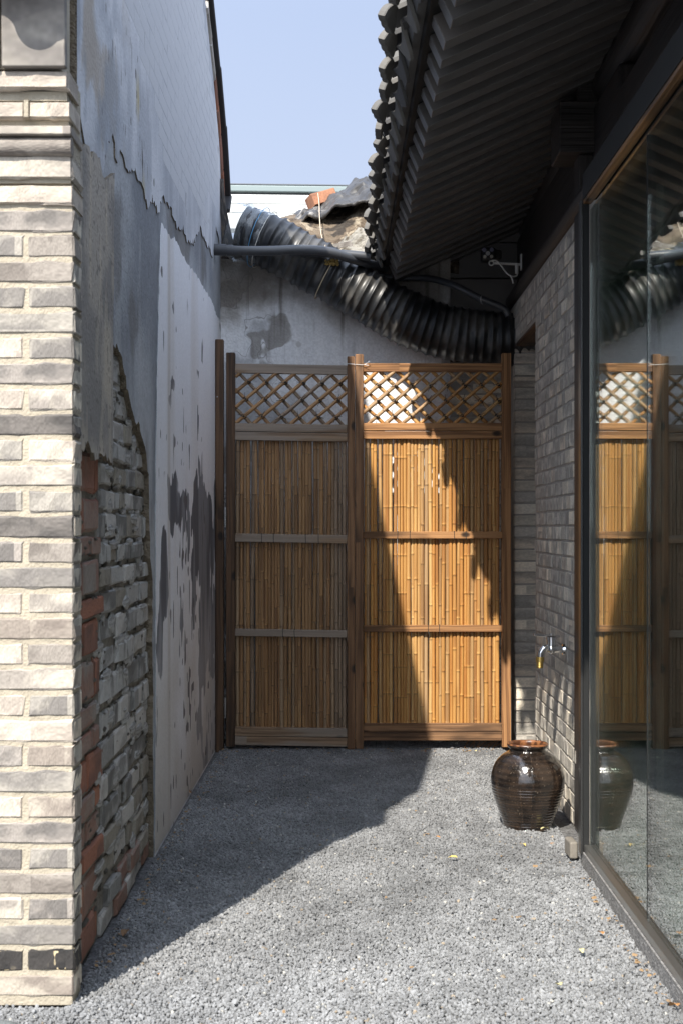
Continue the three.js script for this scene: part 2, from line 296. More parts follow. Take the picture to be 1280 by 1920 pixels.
  // red bricks beside the pillar and along the foot
  const ov = variants(7, .24, .06, .006, .0065, 320, 4);
  let y = 0, row = 0;
  while (y < 1.38) {
    const hh = pick([.06, .062, .066, .1, .115]); let x = row % 2 ? -.02 : -.1;
    while (x < .47) {
      const l = pick([.24, .3, .24, .45]); const x1 = Math.min(x + l, .50 + rr(-.05, .04)); if (x1 - x > .05 && x1 > .03) part('red_brick', pick(ov), pick(redBricks), leftHouse, [(x + x1) / 2, y + hh / 2, -.066 + rr(-.006, .006)], [0, rr(-.03, .03), rr(-.02, .02)], [x1 - x - .008, hh - .007, .1]);
      x = x1 + .008;
    }
    y += hh + rr(.004, .012); row++;
  }
  const edgeX = (h) => { let b = .6, d = 9; for (const q of edge) if (Math.abs(q[1] - h) < d) { d = Math.abs(q[1] - h); b = q[0]; } return b; };
  y = .14; row = 0;
  while (y < 1.7) {
    const hh = rr(.052, .085); let x = .52 + rr(-.04, .02); const end = edgeX(y + hh / 2) + .05;
    while (x < end) {
      const l = pick([.12, .16, .22, .26, .1]); const x1 = Math.min(x + l, end); if (x1 - x > .04) part('old_brick', pick(ov), pick(oldBricks), leftHouse, [(x + x1) / 2, y + hh / 2, -.0665 + rr(-.006, .007)], [rr(-.04, .04), rr(-.03, .03), rr(-.02, .02)], [x1 - x - rr(.004, .016), hh - rr(.002, .01), .1]);
      x = x1 + rr(.002, .012);
    }
    y += hh + rr(.006, .016); row++;
  }
  for (let k = 0; k < 2; k++) for (let x = .5 + k * .1; x < 1.5; x += .215) part('red_brick', pick(ov), rnd() < .45 ? pick(oldBricks) : redBricks[rnd() < .5 ? 1 : 3], leftHouse, [x + .1, .022 + k * .062, -.06 + rr(-.008, .008)], [0, rr(-.03, .03), rr(-.02, .02)], [.2, .058, .1]);
  // lumps of old mud mortar squeezed out between the bricks
  const lump = []; for (let i = 0; i < 520; i++) { const h = rr(.02, 1.7), end = edgeX(h), x = rr(.02, end); if (x < .5 && h > 1.36) continue; const g = new THREE.IcosahedronGeometry(rr(.004, .012), 1), p = g.attributes.position; for (let k = 0; k < p.count; k++) { const s = .7 + .6 * hash(Math.round(p.getX(k) * 3000), Math.round(p.getY(k) * 3000) + Math.round(p.getZ(k) * 3000) * 3, i); p.setXYZ(k, p.getX(k) * s * 2, p.getY(k) * s * .7, p.getZ(k) * s * .6); } g.computeVertexNormals(); g.translate(x, h, rr(-.03, -.02)); lump.push(g); }
  part('mortar_lumps', mergeGeometries(lump), mudMortar, leftHouse).userData.kind = 'stuff';
  const splat = []; for (let i = 0; i < 110; i++) { const h = rr(.1, 1.7), end = edgeX(h) + .02, x = rr(.45, end); if (x > end) continue; const g = new THREE.IcosahedronGeometry(1, 2), p = g.attributes.position, a = rr(.03, .09), b = rr(.012, .032); for (let k = 0; k < p.count; k++) { const u = p.getX(k), w = p.getY(k), q = .65 + .7 * fbm(u * 2.2 + i * 3, w * 2.2 + p.getZ(k), 3, 341); p.setXYZ(k, u * a * q, w * b * q, p.getZ(k) * .009 * q); } g.computeVertexNormals(); g.translate(x, h, rr(-.031, -.02)); splat.push(g); }
  part('rubble_residue', mergeGeometries(splat), oldBricks[0], leftHouse).userData.kind = 'stuff';
  // coping: brick edge, felt and cap along the back slope
  const cop = gableTop.slice(6); for (let i = 0; i < cop.length - 1; i++) {
    const [x0, y0] = cop[i], [x1, y1] = cop[i + 1], L = Math.hypot(x1 - x0, y1 - y0), a = Math.atan2(y1 - y0, x1 - x0), n = Math.max(1, Math.round(L / .2));
    for (let k = 0; k < n; k++) { const t = (k + .5) / n; part('edge_brick', pick(ov), i === 0 ? pick(oldBricks) : pick(redBricks), leftHouse, [mix(x0, x1, t), mix(y0, y1, t) - .015, -.045], [0, 0, a], [L / n - .006, .06, .125]); }
    part('felt_edge', board(L + .03, .03, .2, 0, .01), mat({ color: lin(.03, .03, .032), roughness: .7 }), leftHouse, [(x0 + x1) / 2 + .015 * Math.sin(-a), (y0 + y1) / 2 + .032, -.06 + .004 * i], [0, 0, a + .004 * i]);
  }
  // front slope of the roof, out of the picture, whose edge throws the long shadow
  for (let i = 0; i < 5; i++) { const [x0, y0] = gableTop[i], [x1, y1] = gableTop[i + 1], L = Math.hypot(x1 - x0, y1 - y0); part('verge', board(L, .05, .34, 0, .01), mat({ color: lin(.09), roughness: .9 }), leftHouse, [(x0 + x1) / 2, (y0 + y1) / 2 - .028, -.15 + i * .001], [0, 0, Math.atan2(y1 - y0, x1 - x0)]); }
}
// brick pillar: core with every brick; local frame turned so that its front faces the camera (x' = -out... front is -x)
{
  const pil = part('pillar', board(.106, 2.31, .52, 1, .002), mortarTan, leftHouse, [-.056, 1.15, .015 - .26]);
  // sub-parts of the pillar, in its own frame: front plane at x = -.053, right face at z = +.26
  const sv = variants(8, .24, .053, .005, .008, 400, 7), hv = variants(8, .115, .053, .005, .008, 420, 5);
  const face = -Math.PI / 2;                                          // brick front (+z) turned to -x
  const tone = ['p', 'p', 'd', 'p', 'p', 'p', 'p'];
  for (let k = 0; k < 31; k++) {
    const y = k * .0636 + .045 - 1.15; let z = .264, j = 0;
    const lens = k % 2 ? [.115, .115, .115, .115] : [.24, .24];
    for (const l of lens) {
      const dark = (k === 1 && j === 0) || (k === 2 && j === 1) ? darkBricks[1] : (k === 18 && j < 9) || rnd() < .03 ? darkBricks[0] : pick(paleBricks);
      part('brick', pick(l > .2 ? sv : hv), k === 1 ? darkBricks[1] : dark, pil, [-.0135, y + rr(-.001, .001), z - l / 2 + rr(-.0015, .0015)], [rr(-.008, .008), face, 0], [l + rr(-.003, .002), .055 + rr(-.002, .001), .09]);
      z -= l + .0115; j++;
    }
    part('brick', pick(hv), pick(greyBricks), pil, [.001, y + rr(-.001, .001), .226], null, [.1, .0525, .078]);      // its end on the shaded side
  }
  // corbelled courses under the eave
  const cor = [[2.018, .049, .014], [2.082, .059, .03], [2.215, .042, .06], [2.282, .045, .083]];
  for (const [h, hh, fwd] of cor) { let z = .264; for (const l of h > 2.2 && h < 2.25 ? [.1, .24, .2] : [.24, .24]) { part('corbel_brick', pick(sv), h > 2.2 && h < 2.25 ? paleBricks[1] : pick(paleBricks.slice(0, 2)), pil, [-.053 - fwd + .07 , h - 1.15, z - l / 2], [0, face, 0], [l, hh, .14]); part('mortar_fillet', board(.09 + fwd, hh * .99, .012, 1, .001), mortarTan, pil, [-.053 - fwd / 2 + .04, h - 1.15, z - l - .006]); z -= l + .0115; } }
  // a thin slab with a rounded course below it
  part('corbel_slab', board(.16, .021, .53, 2, .003), paleBricks[0], pil, [-.053 - .058 + .08, 2.165 - 1.15, .001]);
  const q = new THREE.CylinderGeometry(.024, .024, .525, 14); q.rotateX(Math.PI / 2); part('corbel_roll', q, paleBricks[5], pil, [-.053 - .026, 2.131 - 1.15, .001]);
  for (const [h, hh, f] of [[2.05, .012, .012], [2.115, .008, .022], [2.185, .02, .035], [2.2475, .024, .058]]) part('mortar_bed', board(.09 + f, hh, .515, 2, .001), mortarTan, pil, [-.053 - f + (.09 + f) / 2, h - 1.15, 0]);
  // standing face tiles under the eave
  for (const [z, w] of [[.183, .155], [.02, .155], [-.143, .155]]) part('face_tile', board(.03, .32, w, 1, .004), paleBricks[2], pil, [-.053 - .088, 2.468 - 1.15, z], [0, 0, .03]);
  part('face_backing', board(.11, .32, .5, 1, .003), mortarTan, pil, [-.053 - .018, 2.468 - 1.15, -.004]);
  part('upper_block', ext(shape([[-.092, 2.62], [-.092, 3.16], [.0, 3.2], [.0, 2.62]]), .33, -.31), beige, leftHouse);
  // eave tiles with rounded lips above the pillar
  const tm = mat({ color: lin(.16, .16, .155), roughness: .9 });
  const lip = new THREE.Shape(); lip.moveTo(-.1, .06); lip.lineTo(-.1, .02); lip.quadraticCurveTo(-.064, .014, -.056, -.02); lip.quadraticCurveTo(-.04, -.062, 0, -.064); lip.quadraticCurveTo(.04, -.062, .056, -.02); lip.quadraticCurveTo(.064, .014, .1, .02); lip.lineTo(.1, .06);
  for (let k = 0; k < 3; k++) {
    const e = ext(lip, .014, -.007); part('eave_tile', e, tm, pil, [-.053 - .215, 2.545 - 1.15, .155 - k * .2], [0, face, 0]);
    const c = new THREE.CylinderGeometry(.075, .075, .3, 12, 1, false, -Math.PI / 2, Math.PI); c.rotateZ(Math.PI / 2); part('cover_tile', c, tm, pil, [-.053 - .09, 2.6 - 1.15, .17 - k * .2], [0, 0, .2]);
  }
  part('eave_bed', board(.34, .08, .52, 2, .004), tm, pil, [-.053 - .05, 2.64 - 1.15, -.005], [0, 0, .2]);
}

// ------------------------------------------------------------------ back wall behind the gate
const ZB = 8.0;
const backWall = thing('back_wall', 'flaking whitewashed wall behind the bamboo gate under the black hose', 'wall', [-.1, 0, -ZB]);
{
  const m = mat({ map: tex(1024, 2048, (u, v) => {
    const x = u * 1.4, h = v * 2.9, a = fbm(x * 3.2, h * 3, 5, 160), b = fbm(x * 5 + 3, h * 4.4, 4, 161), n = vnoise(x * 120, h * 120, 162) - .5, st = fbm(x * 22, h * 1.4, 4, 163);
    let c = mix3([240, 241, 243], [226, 228, 232], st); const X = x - .8; c = mix3(c, [186, 188, 191], sstep(.5, .56, a * .6 + b * .4) * .85 * (1 - sstep(-.35, .0, X))); c = mix3(c, [146, 142, 138], sstep(.6, .63, b) * .7 * (1 - sstep(-.3, -.1, X)));
    const top = sstep(2.3, 2.62, h + (fbm(x * 6, h * 6, 4, 164) - .5) * .5); c = mix3(c, mix3([150, 143, 134], [104, 97, 90], b), top * .85); c = mix3(c, [104, 98, 92], sstep(.6, .8, st) * sstep(2.0, 2.5, h) * .8);
    const ol = Math.abs(a * .6 + b * .4 - .505); c = mix3(c, [96, 92, 90], (1 - sstep(.0, .005, ol)) * .45 * (1 - sstep(-.4, -.15, X)));
    return c.map((q) => q * (1 + n * .08));
  }, true, [1 / 1.4, 1 / 2.9], [.8 / 1.4, 0]), bumpMap: plasterBump, bumpScale: .012, roughness: .92 });
  part('wall', ext(shape([[-.8, -.02], [.65, -.02], [.65, 2.93], [.3, 2.84], [-.25, 2.74], [-.8, 2.72]]), .2, -.2), m, backWall);
  // dark brick pier at its right end
  const pier = part('brick_pier', board(.7, 2.9, .2, 1, .002), mortarGrey, backWall, [1.01, 1.45, -.22]);
  const bv = variants(6, .24, .053, .003, .003, 440, 3);
  for (let k = 0; k < 40; k++) for (let j = 0; j < 3; j++) { const l = .24, x = -.35 + .12 + j * .25 - (k % 2 ? .125 : 0); if (x < -.35 + .03 || x > .34) continue; part('brick', pick(bv), pick(greyBricks), pier, [x, k * .063 + .03 - 1.45, .07], null, [l, .053, .07]); }
}

// ------------------------------------------------------------------ right house
const house = thing('brick_house', 'dark timbered grey brick house on the right with tiled eave and tall glass front', 'house', [1.2, 0, -5.5]);
const hw = (name, geo, m, x, y, z, rot, parent = house) => { const o = part(name, geo, m, parent, [x - 1.2, y, z + 5.5], rot); return o; };
const WX = .882, WT = 2.42;
{
  // masonry behind the brick skin
  const wall = hw('wall', board(.22, WT, 1.83, 1, .002), mortarGrey, WX + .1135, WT / 2 - .01, -(5.05 + 6.88) / 2);
  const lintel = hw('door_lintel', board(.22, WT - 2.2, .865, 1, .002), mortarGrey, WX + .1135, (WT + 2.2) / 2 - .01, -(6.885 + 7.745) / 2);
  const jamb = hw('door_jamb', board(.22, WT, .246, 1, .002), mortarGrey, WX + .1135, WT / 2 - .01, -(7.752 + 7.998) / 2);
  hw('lintel_board', board(.21, .022, .86, 2, .003), woodDark, WX + .11, 2.187, -(6.885 + 7.745) / 2);
  hw('door', board(.04, 2.18, .86, 1, .003), woodDark, WX + .245, 1.08, -(6.885 + 7.745) / 2);
  const gv = variants(8, .15, .053, .002, .003, 460, 3);
  const list = [];
  const skin = (host, z0, z1, y0, y1) => { for (let y = y0; y + .05 < y1; y += .063) { let z = z0; while (z < z1 - .02) { const l = pick([.05, .062, .075, .09, .115, .115, .14]); const a = Math.max(z, z0), b = Math.min(z + l, z1); if (b - a > .03) list.push([host, a, b, y]); z += l + .009; } } };
  skin(wall, 5.53, 6.876, .0, WT - .01); skin(lintel, 6.886, 7.748, 2.205, WT); skin(jamb, 7.756, 7.995, 2.205, WT);
  list.sort((p, q) => (q[2] - q[1]) / q[1] ** 3 - (p[2] - p[1]) / p[1] ** 3);
  const rest = [], mm = new THREE.Matrix4();
  list.forEach(([host, a, b, y], i) => {
    const wx = WX + .03 + rr(-.003, .002), p = [wx - (host.position.x + 1.2), y + .031 - host.position.y, -(a + b) / 2 + 5.5 - host.position.z];
    if (i < 230) part('brick', pick(gv), pick(greyBricks), host, p, [0, -Math.PI / 2, 0], [b - a - .001, .0535 + rr(-.002, .001), .06]);
    else { mm.compose(V(wx - 1.2, y + .031, -(a + b) / 2 + 5.5), new THREE.Quaternion().setFromEuler(new THREE.Euler(0, -Math.PI / 2, 0)), V(b - a - .001, .053, .06)); rest.push(pick(gv).clone().applyMatrix4(mm)); }
  });
  part('far_brickwork', mergeGeometries(rest), greyBricks[1], house).userData.kind = 'stuff';
  // the far jamb of the doorway faces the camera
  for (let k = 0; k < 35; k++) { const y = k * .063 + .031; if (y > 2.19) break; part('brick', pick(gv), pick(greyBricks), jamb, [.0 + rr(-.002, .002), y - jamb.position.y, [.103][0]], null, [.226, .0535, .05]); }
  // pieces of the wall beside the door opening, seen end on
  // timber over the brickwork
  hw('wall_plate', board(.10, .40, 3.1, 2, .02), blackWood, .985, 2.63, -6.55);
  const roll = new THREE.CylinderGeometry(.045, .045, 2.9, 20); roll.rotateX(Math.PI / 2); hw('plate_moulding', roll, blackWood, .905, 2.455, -6.55);
  const pur = (z0, z1) => { const g = new THREE.CylinderGeometry(.087, .087, z1 - z0, 36, 12), p = g.attributes.position; for (let i = 0; i < p.count; i++) { const a = Math.atan2(p.getZ(i), p.getX(i)), s = 1 + .02 * (vnoise(a * 2 + 9, p.getY(i) * 3, 171) - .5); p.setX(i, p.getX(i) * s); p.setZ(i, p.getZ(i) * s); } const uv = g.attributes.uv; for (let i = 0; i < uv.count; i++) uv.setXY(i, uv.getX(i) * .55, uv.getY(i) * (z1 - z0)); g.computeVertexNormals(); g.rotateX(Math.PI / 2); hw('purlin', g, blackWood, 1.02, 2.912, -(z0 + z1) / 2); };
  pur(-2.4, 5.55); pur(5.66, 8.1);
  hw('beam', board(.9, .2, .24, 0, .006), blackWood, 1.25, 2.741, -5.62);
  hw('beam_saddle', board(.26, .1, .16, 0, .02), blackWood, 1.0, 2.886, -5.615);
  hw('column', board(.105, 2.64, .12, 1, .006), blackWood, .932, 1.32, -5.59);
  hw('architrave', board(.07, .36, 8.1, 2, .004), blackWood, 1.03, 2.64, -1.45);
  hw('head_board', board(.12, .3, 7.4, 2, .004), blackWood, .985, 2.56, -1.6);
  hw('end_boarding', board(1.1, 1.1, .04, 0, .003), blackWood, 1.0, 2.68, -8.14);
  for (let k = 0; k < 4; k++) hw('end_board', board(1.0, .2, .02, 0, .004), rafterWood[k % 3], .96, 2.3 + k * .205, -8.105);

  // glass front: plinth, rails, posts, panes
  const plinthM = mat({ map: tex(256, 256, (u, v) => { const n = vnoise(u * 70, v * 70, 181, 70) * .6 + fbm(u * 12, v * 12, 3, 182, 12) * .4; const g = 84 + n * 80; return [g, g * .99, g * .98]; }, true, [4, 4]), bumpMap: mortarBump, bumpScale: .008, roughness: .95 });
  hw('plinth', board(.4, .16, 4.45, 2, .004), plinthM, .808 + .2, -.032, -(.6 + 5.04) / 2);
  const glz = hw('glazing', board(.034, .024, 4.4, 2, .003), mat({ color: lin(.3, .29, .275), roughness: .3, metalness: .85 }), .83, .062, -(.6 + 5.04) / 2);
  const gp = (name, geo, m, x, y, z) => part(name, geo, m, glz, [x - .83, y - .062, z + (.6 + 5.04) / 2]);
  gp('frame', board(.006, .014, 4.38, 2, .002), steel, .8395, .08, -(.6 + 5.02) / 2);
  gp('post', board(.022, 2.28, .05, 1, .003), blackMetal, .8205, 1.19, -5.02);
  gp('post_trim', board(.008, 2.30, .05, 1, .002), mat({ color: lin(.03), roughness: .3 }), .805, 1.19, -5.02);
  gp('head_rail', board(.03, .014, 4.4, 2, .003), wm(woodMap(79, [150, 112, 74], [104, 74, 48]), { roughness: .35 }), .825, 2.332, -(.6 + 5.0) / 2);  // glossy metal rail; its wood tone paints in the reflected sunlit gate
  gp('head_fascia', board(.05, .09, 4.4, 2, .003), blackMetal, .833, 2.385, -(.6 + 5.0) / 2);
  const glass = phys({ color: lin(.9, .95, .92), transmission: 1, roughness: 0, thickness: 0, ior: 2.33 });
  for (const x of [.8365, .856]) for (const [z0, z1] of [[4.03, 4.995], [3.06, 4.022], [2.09, 3.052], [.7, 2.08]]) { const g = new THREE.BoxGeometry(.005, 2.23, z1 - z0); gp('pane', g, glass, x, 1.19, -(z0 + z1) / 2); }
  for (const z of [4.026, 3.056, 2.085]) gp('pane_joint', board(.026, 2.22, .007, 1, .001), blackMetal, .846, 1.19, -z);
  // the room behind the glass
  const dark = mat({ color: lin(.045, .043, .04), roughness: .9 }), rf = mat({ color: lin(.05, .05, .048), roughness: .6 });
  hw('near_wall', board(.22, WT, 3.2, 1, .002), mortarGrey, WX + .11, WT / 2 - .01, 1.05); hw('room_floor', board(3.2, .06, 4.9, 2), rf, 2.83, .03, -2.95);
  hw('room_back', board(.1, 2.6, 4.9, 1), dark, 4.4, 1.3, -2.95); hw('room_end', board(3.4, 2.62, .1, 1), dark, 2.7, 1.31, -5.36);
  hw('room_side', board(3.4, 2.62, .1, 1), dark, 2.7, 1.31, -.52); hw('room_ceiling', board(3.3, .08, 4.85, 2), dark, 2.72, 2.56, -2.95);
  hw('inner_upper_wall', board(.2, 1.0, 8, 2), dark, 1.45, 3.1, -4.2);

  // roof: one slightly sagging plane; children in its own frame (x up the slope's plan, y up, z along the eave towards the camera)
  const zl = V(.0139, .03, 1).normalize(), xl = V(1, 0, -.0139).normalize(), yl = zl.clone().cross(xl).normalize(), q = new THREE.Quaternion().setFromRotationMatrix(new THREE.Matrix4().makeBasis(xl, yl, zl));
  const PHI = Math.atan(.45), c = Math.cos(PHI), s = Math.sin(PHI), TIP = V(.28, 2.687, -4.04);
  const zA = 6.2, zB = -4.06;                                          // along the eave, towards the camera and away
  const along = (t, n) => [t * c - n * s, t * s + n * c];
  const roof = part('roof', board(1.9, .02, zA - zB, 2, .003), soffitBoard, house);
  roof.quaternion.copy(q).multiply(new THREE.Quaternion().setFromAxisAngle(V(0, 0, 1), PHI));
  const [cx, cy] = along(.93, .081); const zc = (zA + zB) / 2;
  roof.position.copy(V(cx, cy, zc).applyQuaternion(q).add(TIP).sub(V(1.2, 0, -5.5)));
  // in the roof's own frame now: x along the slope from -.95, y normal, z along the eave
  const rp = (name, geo, m, t, n, z, rot) => part(name, geo, m, roof, [t - .93, n - .081, z - zc], rot);
  let zi = zB + .05, i = 0;
  const rg = [0, 1, 2].map(() => board(1.5, .09, .076, 0, .003));
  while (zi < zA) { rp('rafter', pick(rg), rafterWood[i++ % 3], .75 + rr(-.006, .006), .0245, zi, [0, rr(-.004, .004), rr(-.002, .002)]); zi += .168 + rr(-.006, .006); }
  const tileM = [mat({ color: lin(.13, .125, .118), roughness: .9, bumpMap: brickBump, bumpScale: .003 }), mat({ color: lin(.15, .142, .13), roughness: .92, bumpMap: brickBump, bumpScale: .003 }), mat({ color: lin(.075, .073, .072), roughness: .85, bumpMap: brickBump, bumpScale: .003 })];
  rp('eave_strip', board(.1, .035, zA - zB - .02, 2, .004), mat({ color: lin(.1, .1, .102), roughness: .7 }), .0, .108, zc);
  rp('tile_bed', board(1.8, .03, zA - zB - .03, 2, .004), tileM[2], .96, .107, zc);
  const arc = (w, sag, th, up) => { const sh = new THREE.Shape(), n = 8; const f = (k) => (1 - (k * k)) * sag * (up ? 1 : -1); for (let k = 0; k <= n; k++) { const a = -1 + 2 * k / n; (k ? sh.lineTo.bind(sh) : sh.moveTo.bind(sh))(a * w / 2, f(a)); } for (let k = n; k >= 0; k--) { const a = -1 + 2 * k / n; sh.lineTo(a * w / 2, f(a) + th); } return sh; };
  const flatG = ext(arc(.215, .032, .014, false), .3, 0), covG = ext(arc(.16, .06, .014, true), .3, 0);
  const drip = new THREE.Shape(); drip.moveTo(-.108, .012); drip.quadraticCurveTo(-.08, -.014, -.066, -.03); drip.quadraticCurveTo(-.052, -.046, -.034, -.066); drip.quadraticCurveTo(0, -.102, .034, -.066); drip.quadraticCurveTo(.052, -.046, .066, -.03); drip.quadraticCurveTo(.08, -.014, .108, .012); drip.quadraticCurveTo(0, -.046, -.108, .012);
  const dripG = new THREE.ExtrudeGeometry(drip, { depth: .01, bevelEnabled: true, bevelSize: .002, bevelThickness: .002, bevelSegments: 1, curveSegments: 6 });
  const capS = new THREE.Shape(); capS.moveTo(-.082, -.01); capS.quadraticCurveTo(-.075, .05, 0, .078); capS.quadraticCurveTo(.075, .05, .082, -.01); capS.quadraticCurveTo(.05, -.026, .03, -.012); capS.quadraticCurveTo(0, -.03, -.03, -.012); capS.quadraticCurveTo(-.05, -.026, -.082, -.01);
  const capG = new THREE.ExtrudeGeometry(capS, { depth: .014, bevelEnabled: true, bevelSize: .003, bevelThickness: .003, bevelSegments: 1, curveSegments: 6 });
  const P = .228;
  for (let k = 0, z = zB + .1; z < zA - .05; z += P, k++) {
    const j = rr(-.006, .006), t0 = -.07 + rr(-.01, .01), R1 = [0, Math.PI / 2, 0];
    rp('tile', flatG, pick(tileM), t0 + .016, .142 + j, z, R1);
    rp('drip_tile', dripG, pick(tileM), t0 + .012, .142 + j, z + rr(-.006, .006), [0, Math.PI / 2 + rr(-.06, .06), 0]);
    rp('cover_tile', covG, pick(tileM), t0 + .005, .158 + j, z + P / 2, R1);
    const ce = rp('cover_end', capG, tileM[rnd() < .6 ? 1 : 0], t0 - .028 + rr(-.012, .012), .166 + j, z + P / 2 + rr(-.006, .006)); ce.rotation.set(rr(-.08, .08), Math.PI / 2 - .25 + rr(-.2, .2), -.75 + rr(-.1, .1), 'ZYX'); ce.scale.set(.74, .74, 1.2);
    if (k % 1 === 0) { rp('tile', flatG, pick(tileM), t0 + .24, .16, z, [0, Math.PI / 2, -.04]); rp('cover_tile', covG, pick(tileM), t0 + .25, .178, z + P / 2, [0, Math.PI / 2, -.04]); }
  }
  const ridged = []; for (let z = zB + .1; z < zA - .05; z += P) { const a = flatG.clone(); a.scale(1, 1, 4.6); a.rotateY(Math.PI / 2); a.translate(.33 - .93, .165 - .081, z - zc); const b = covG.clone(); b.scale(1, 1, 4.6); b.rotateY(Math.PI / 2); b.translate(.34 - .93, .185 - .081, z + P / 2 - zc); ridged.push(a, b); }
  part('upper_tiles', mergeGeometries(ridged), tileM[0], roof).userData.kind = 'stuff';
}

// ------------------------------------------------------------------ bamboo gate, fence panel and post
const S = 7.63 / F, GX = (x) => (x - 660) * S, GY = (y) => EYE - (y - 990) * S;
const caneCol = (sd, base, d) => mat({ map: tex(128, 512, (u, v) => { const st = fbm(u * 14, v * 5, 3, sd, 0), b = fbm(u * 3, v * 14, 4, sd + 3, 0), n = vnoise(u * 60, v * 120, sd + 6) - .5; let c = mix3(base, d, sstep(.35, .75, b) * .8 + (st - .5) * .5); return c.map((x, i) => x * (1 + n * .1) * [.91, .865, .81][i]); }), roughness: .55, vertexColors: true, bumpMap: brickBump, bumpScale: .0004 });
const canes = [caneCol(201, [214, 176, 116], [180, 134, 80]), caneCol(202, [206, 162, 98], [164, 116, 66]), caneCol(203, [220, 186, 130], [184, 144, 92]), caneCol(204, [198, 154, 98], [152, 108, 66]), caneCol(205, [200, 168, 120], [156, 122, 84]), caneCol(206, [212, 166, 98], [184, 128, 68]), caneCol(207, [192, 166, 130], [146, 116, 86])];
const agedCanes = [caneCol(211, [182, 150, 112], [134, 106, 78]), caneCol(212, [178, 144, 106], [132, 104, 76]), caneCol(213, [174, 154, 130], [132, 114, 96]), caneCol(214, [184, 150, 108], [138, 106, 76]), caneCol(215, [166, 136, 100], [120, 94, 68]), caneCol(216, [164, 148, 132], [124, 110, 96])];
function caneGeo(r, L, sd, rad = 10) {
  const pts = [], N = Math.max(3, Math.round(L * 200)); const nodes = []; let y = hash(sd, 1, 7) * .22; while (y < L) { nodes.push(y); y += .16 + hash(nodes.length, sd, 8) * .14; }
  const ys = [0]; for (const n of nodes) for (const d of [-.012, -.003, 0, .004, .012]) if (n + d > 0 && n + d < L) ys.push(n + d); ys.push(L); ys.sort((a, b) => a - b);
  for (const yy of ys) { let rad2 = r * (1 - .05 * yy / L); for (const n of nodes) { const d = yy - n; if (Math.abs(d) < .001) rad2 *= 1.14; else if (Math.abs(d + .003) < .001) rad2 *= .96; else if (Math.abs(d - .004) < .001) rad2 *= 1.03; } pts.push(new THREE.Vector2(rad2, yy)); }
  pts.unshift(new THREE.Vector2(.0005, 0)); pts.push(new THREE.Vector2(.0005, L));
  const g = new THREE.LatheGeometry(pts, rad), p = g.attributes.position; const ax = hash(sd, 3, 1) * 6.3, am = .004 * hash(sd, 4, 1); const vc = new Float32Array(p.count * 3); for (let i = 0; i < p.count; i++) { let k = 1; for (const n of nodes) { const d = p.getY(i) - n; if (Math.abs(d) < .0015) k = 1.25; else if (d < 0 && d > -.006) k = .5; else if (d > 0 && d < .006) k = 1.12; } vc[i * 3] = vc[i * 3 + 1] = vc[i * 3 + 2] = k; }
  g.setAttribute('color', new THREE.BufferAttribute(vc, 3));
  for (let i = 0; i < p.count; i++) { const b = Math.sin(p.getY(i) / L * Math.PI * (1 + hash(sd, 5, 1))) * am * L; p.setX(i, p.getX(i) + Math.cos(ax) * b); p.setZ(i, p.getZ(i) + Math.sin(ax) * b * .4); }
  return g;
}
const twine = mat({ color: lin(.03, .026, .022), roughness: .9 });
const knotG = (() => { const a = new THREE.TorusGeometry(.0125, .0028, 5, 12), b = a.clone(); a.rotateY(.5); a.rotateZ(.75); b.rotateY(-.5); b.rotateZ(-.75); const t1 = new THREE.CylinderGeometry(.0016, .0012, .034, 5); t1.rotateZ(.6); t1.translate(.013, -.012, .014); const t2 = t1.clone(); t2.rotateZ(-2.1); const k = new THREE.SphereGeometry(.006, 6, 5); k.translate(0, 0, .013); return mergeGeometries([a, b, t1, t2, k].map((g) => g.toNonIndexed())); })();
const latG = [0, 1, 2, 3, 4].map((i) => caneGeo(.0099, .5, 520 + i, 8));
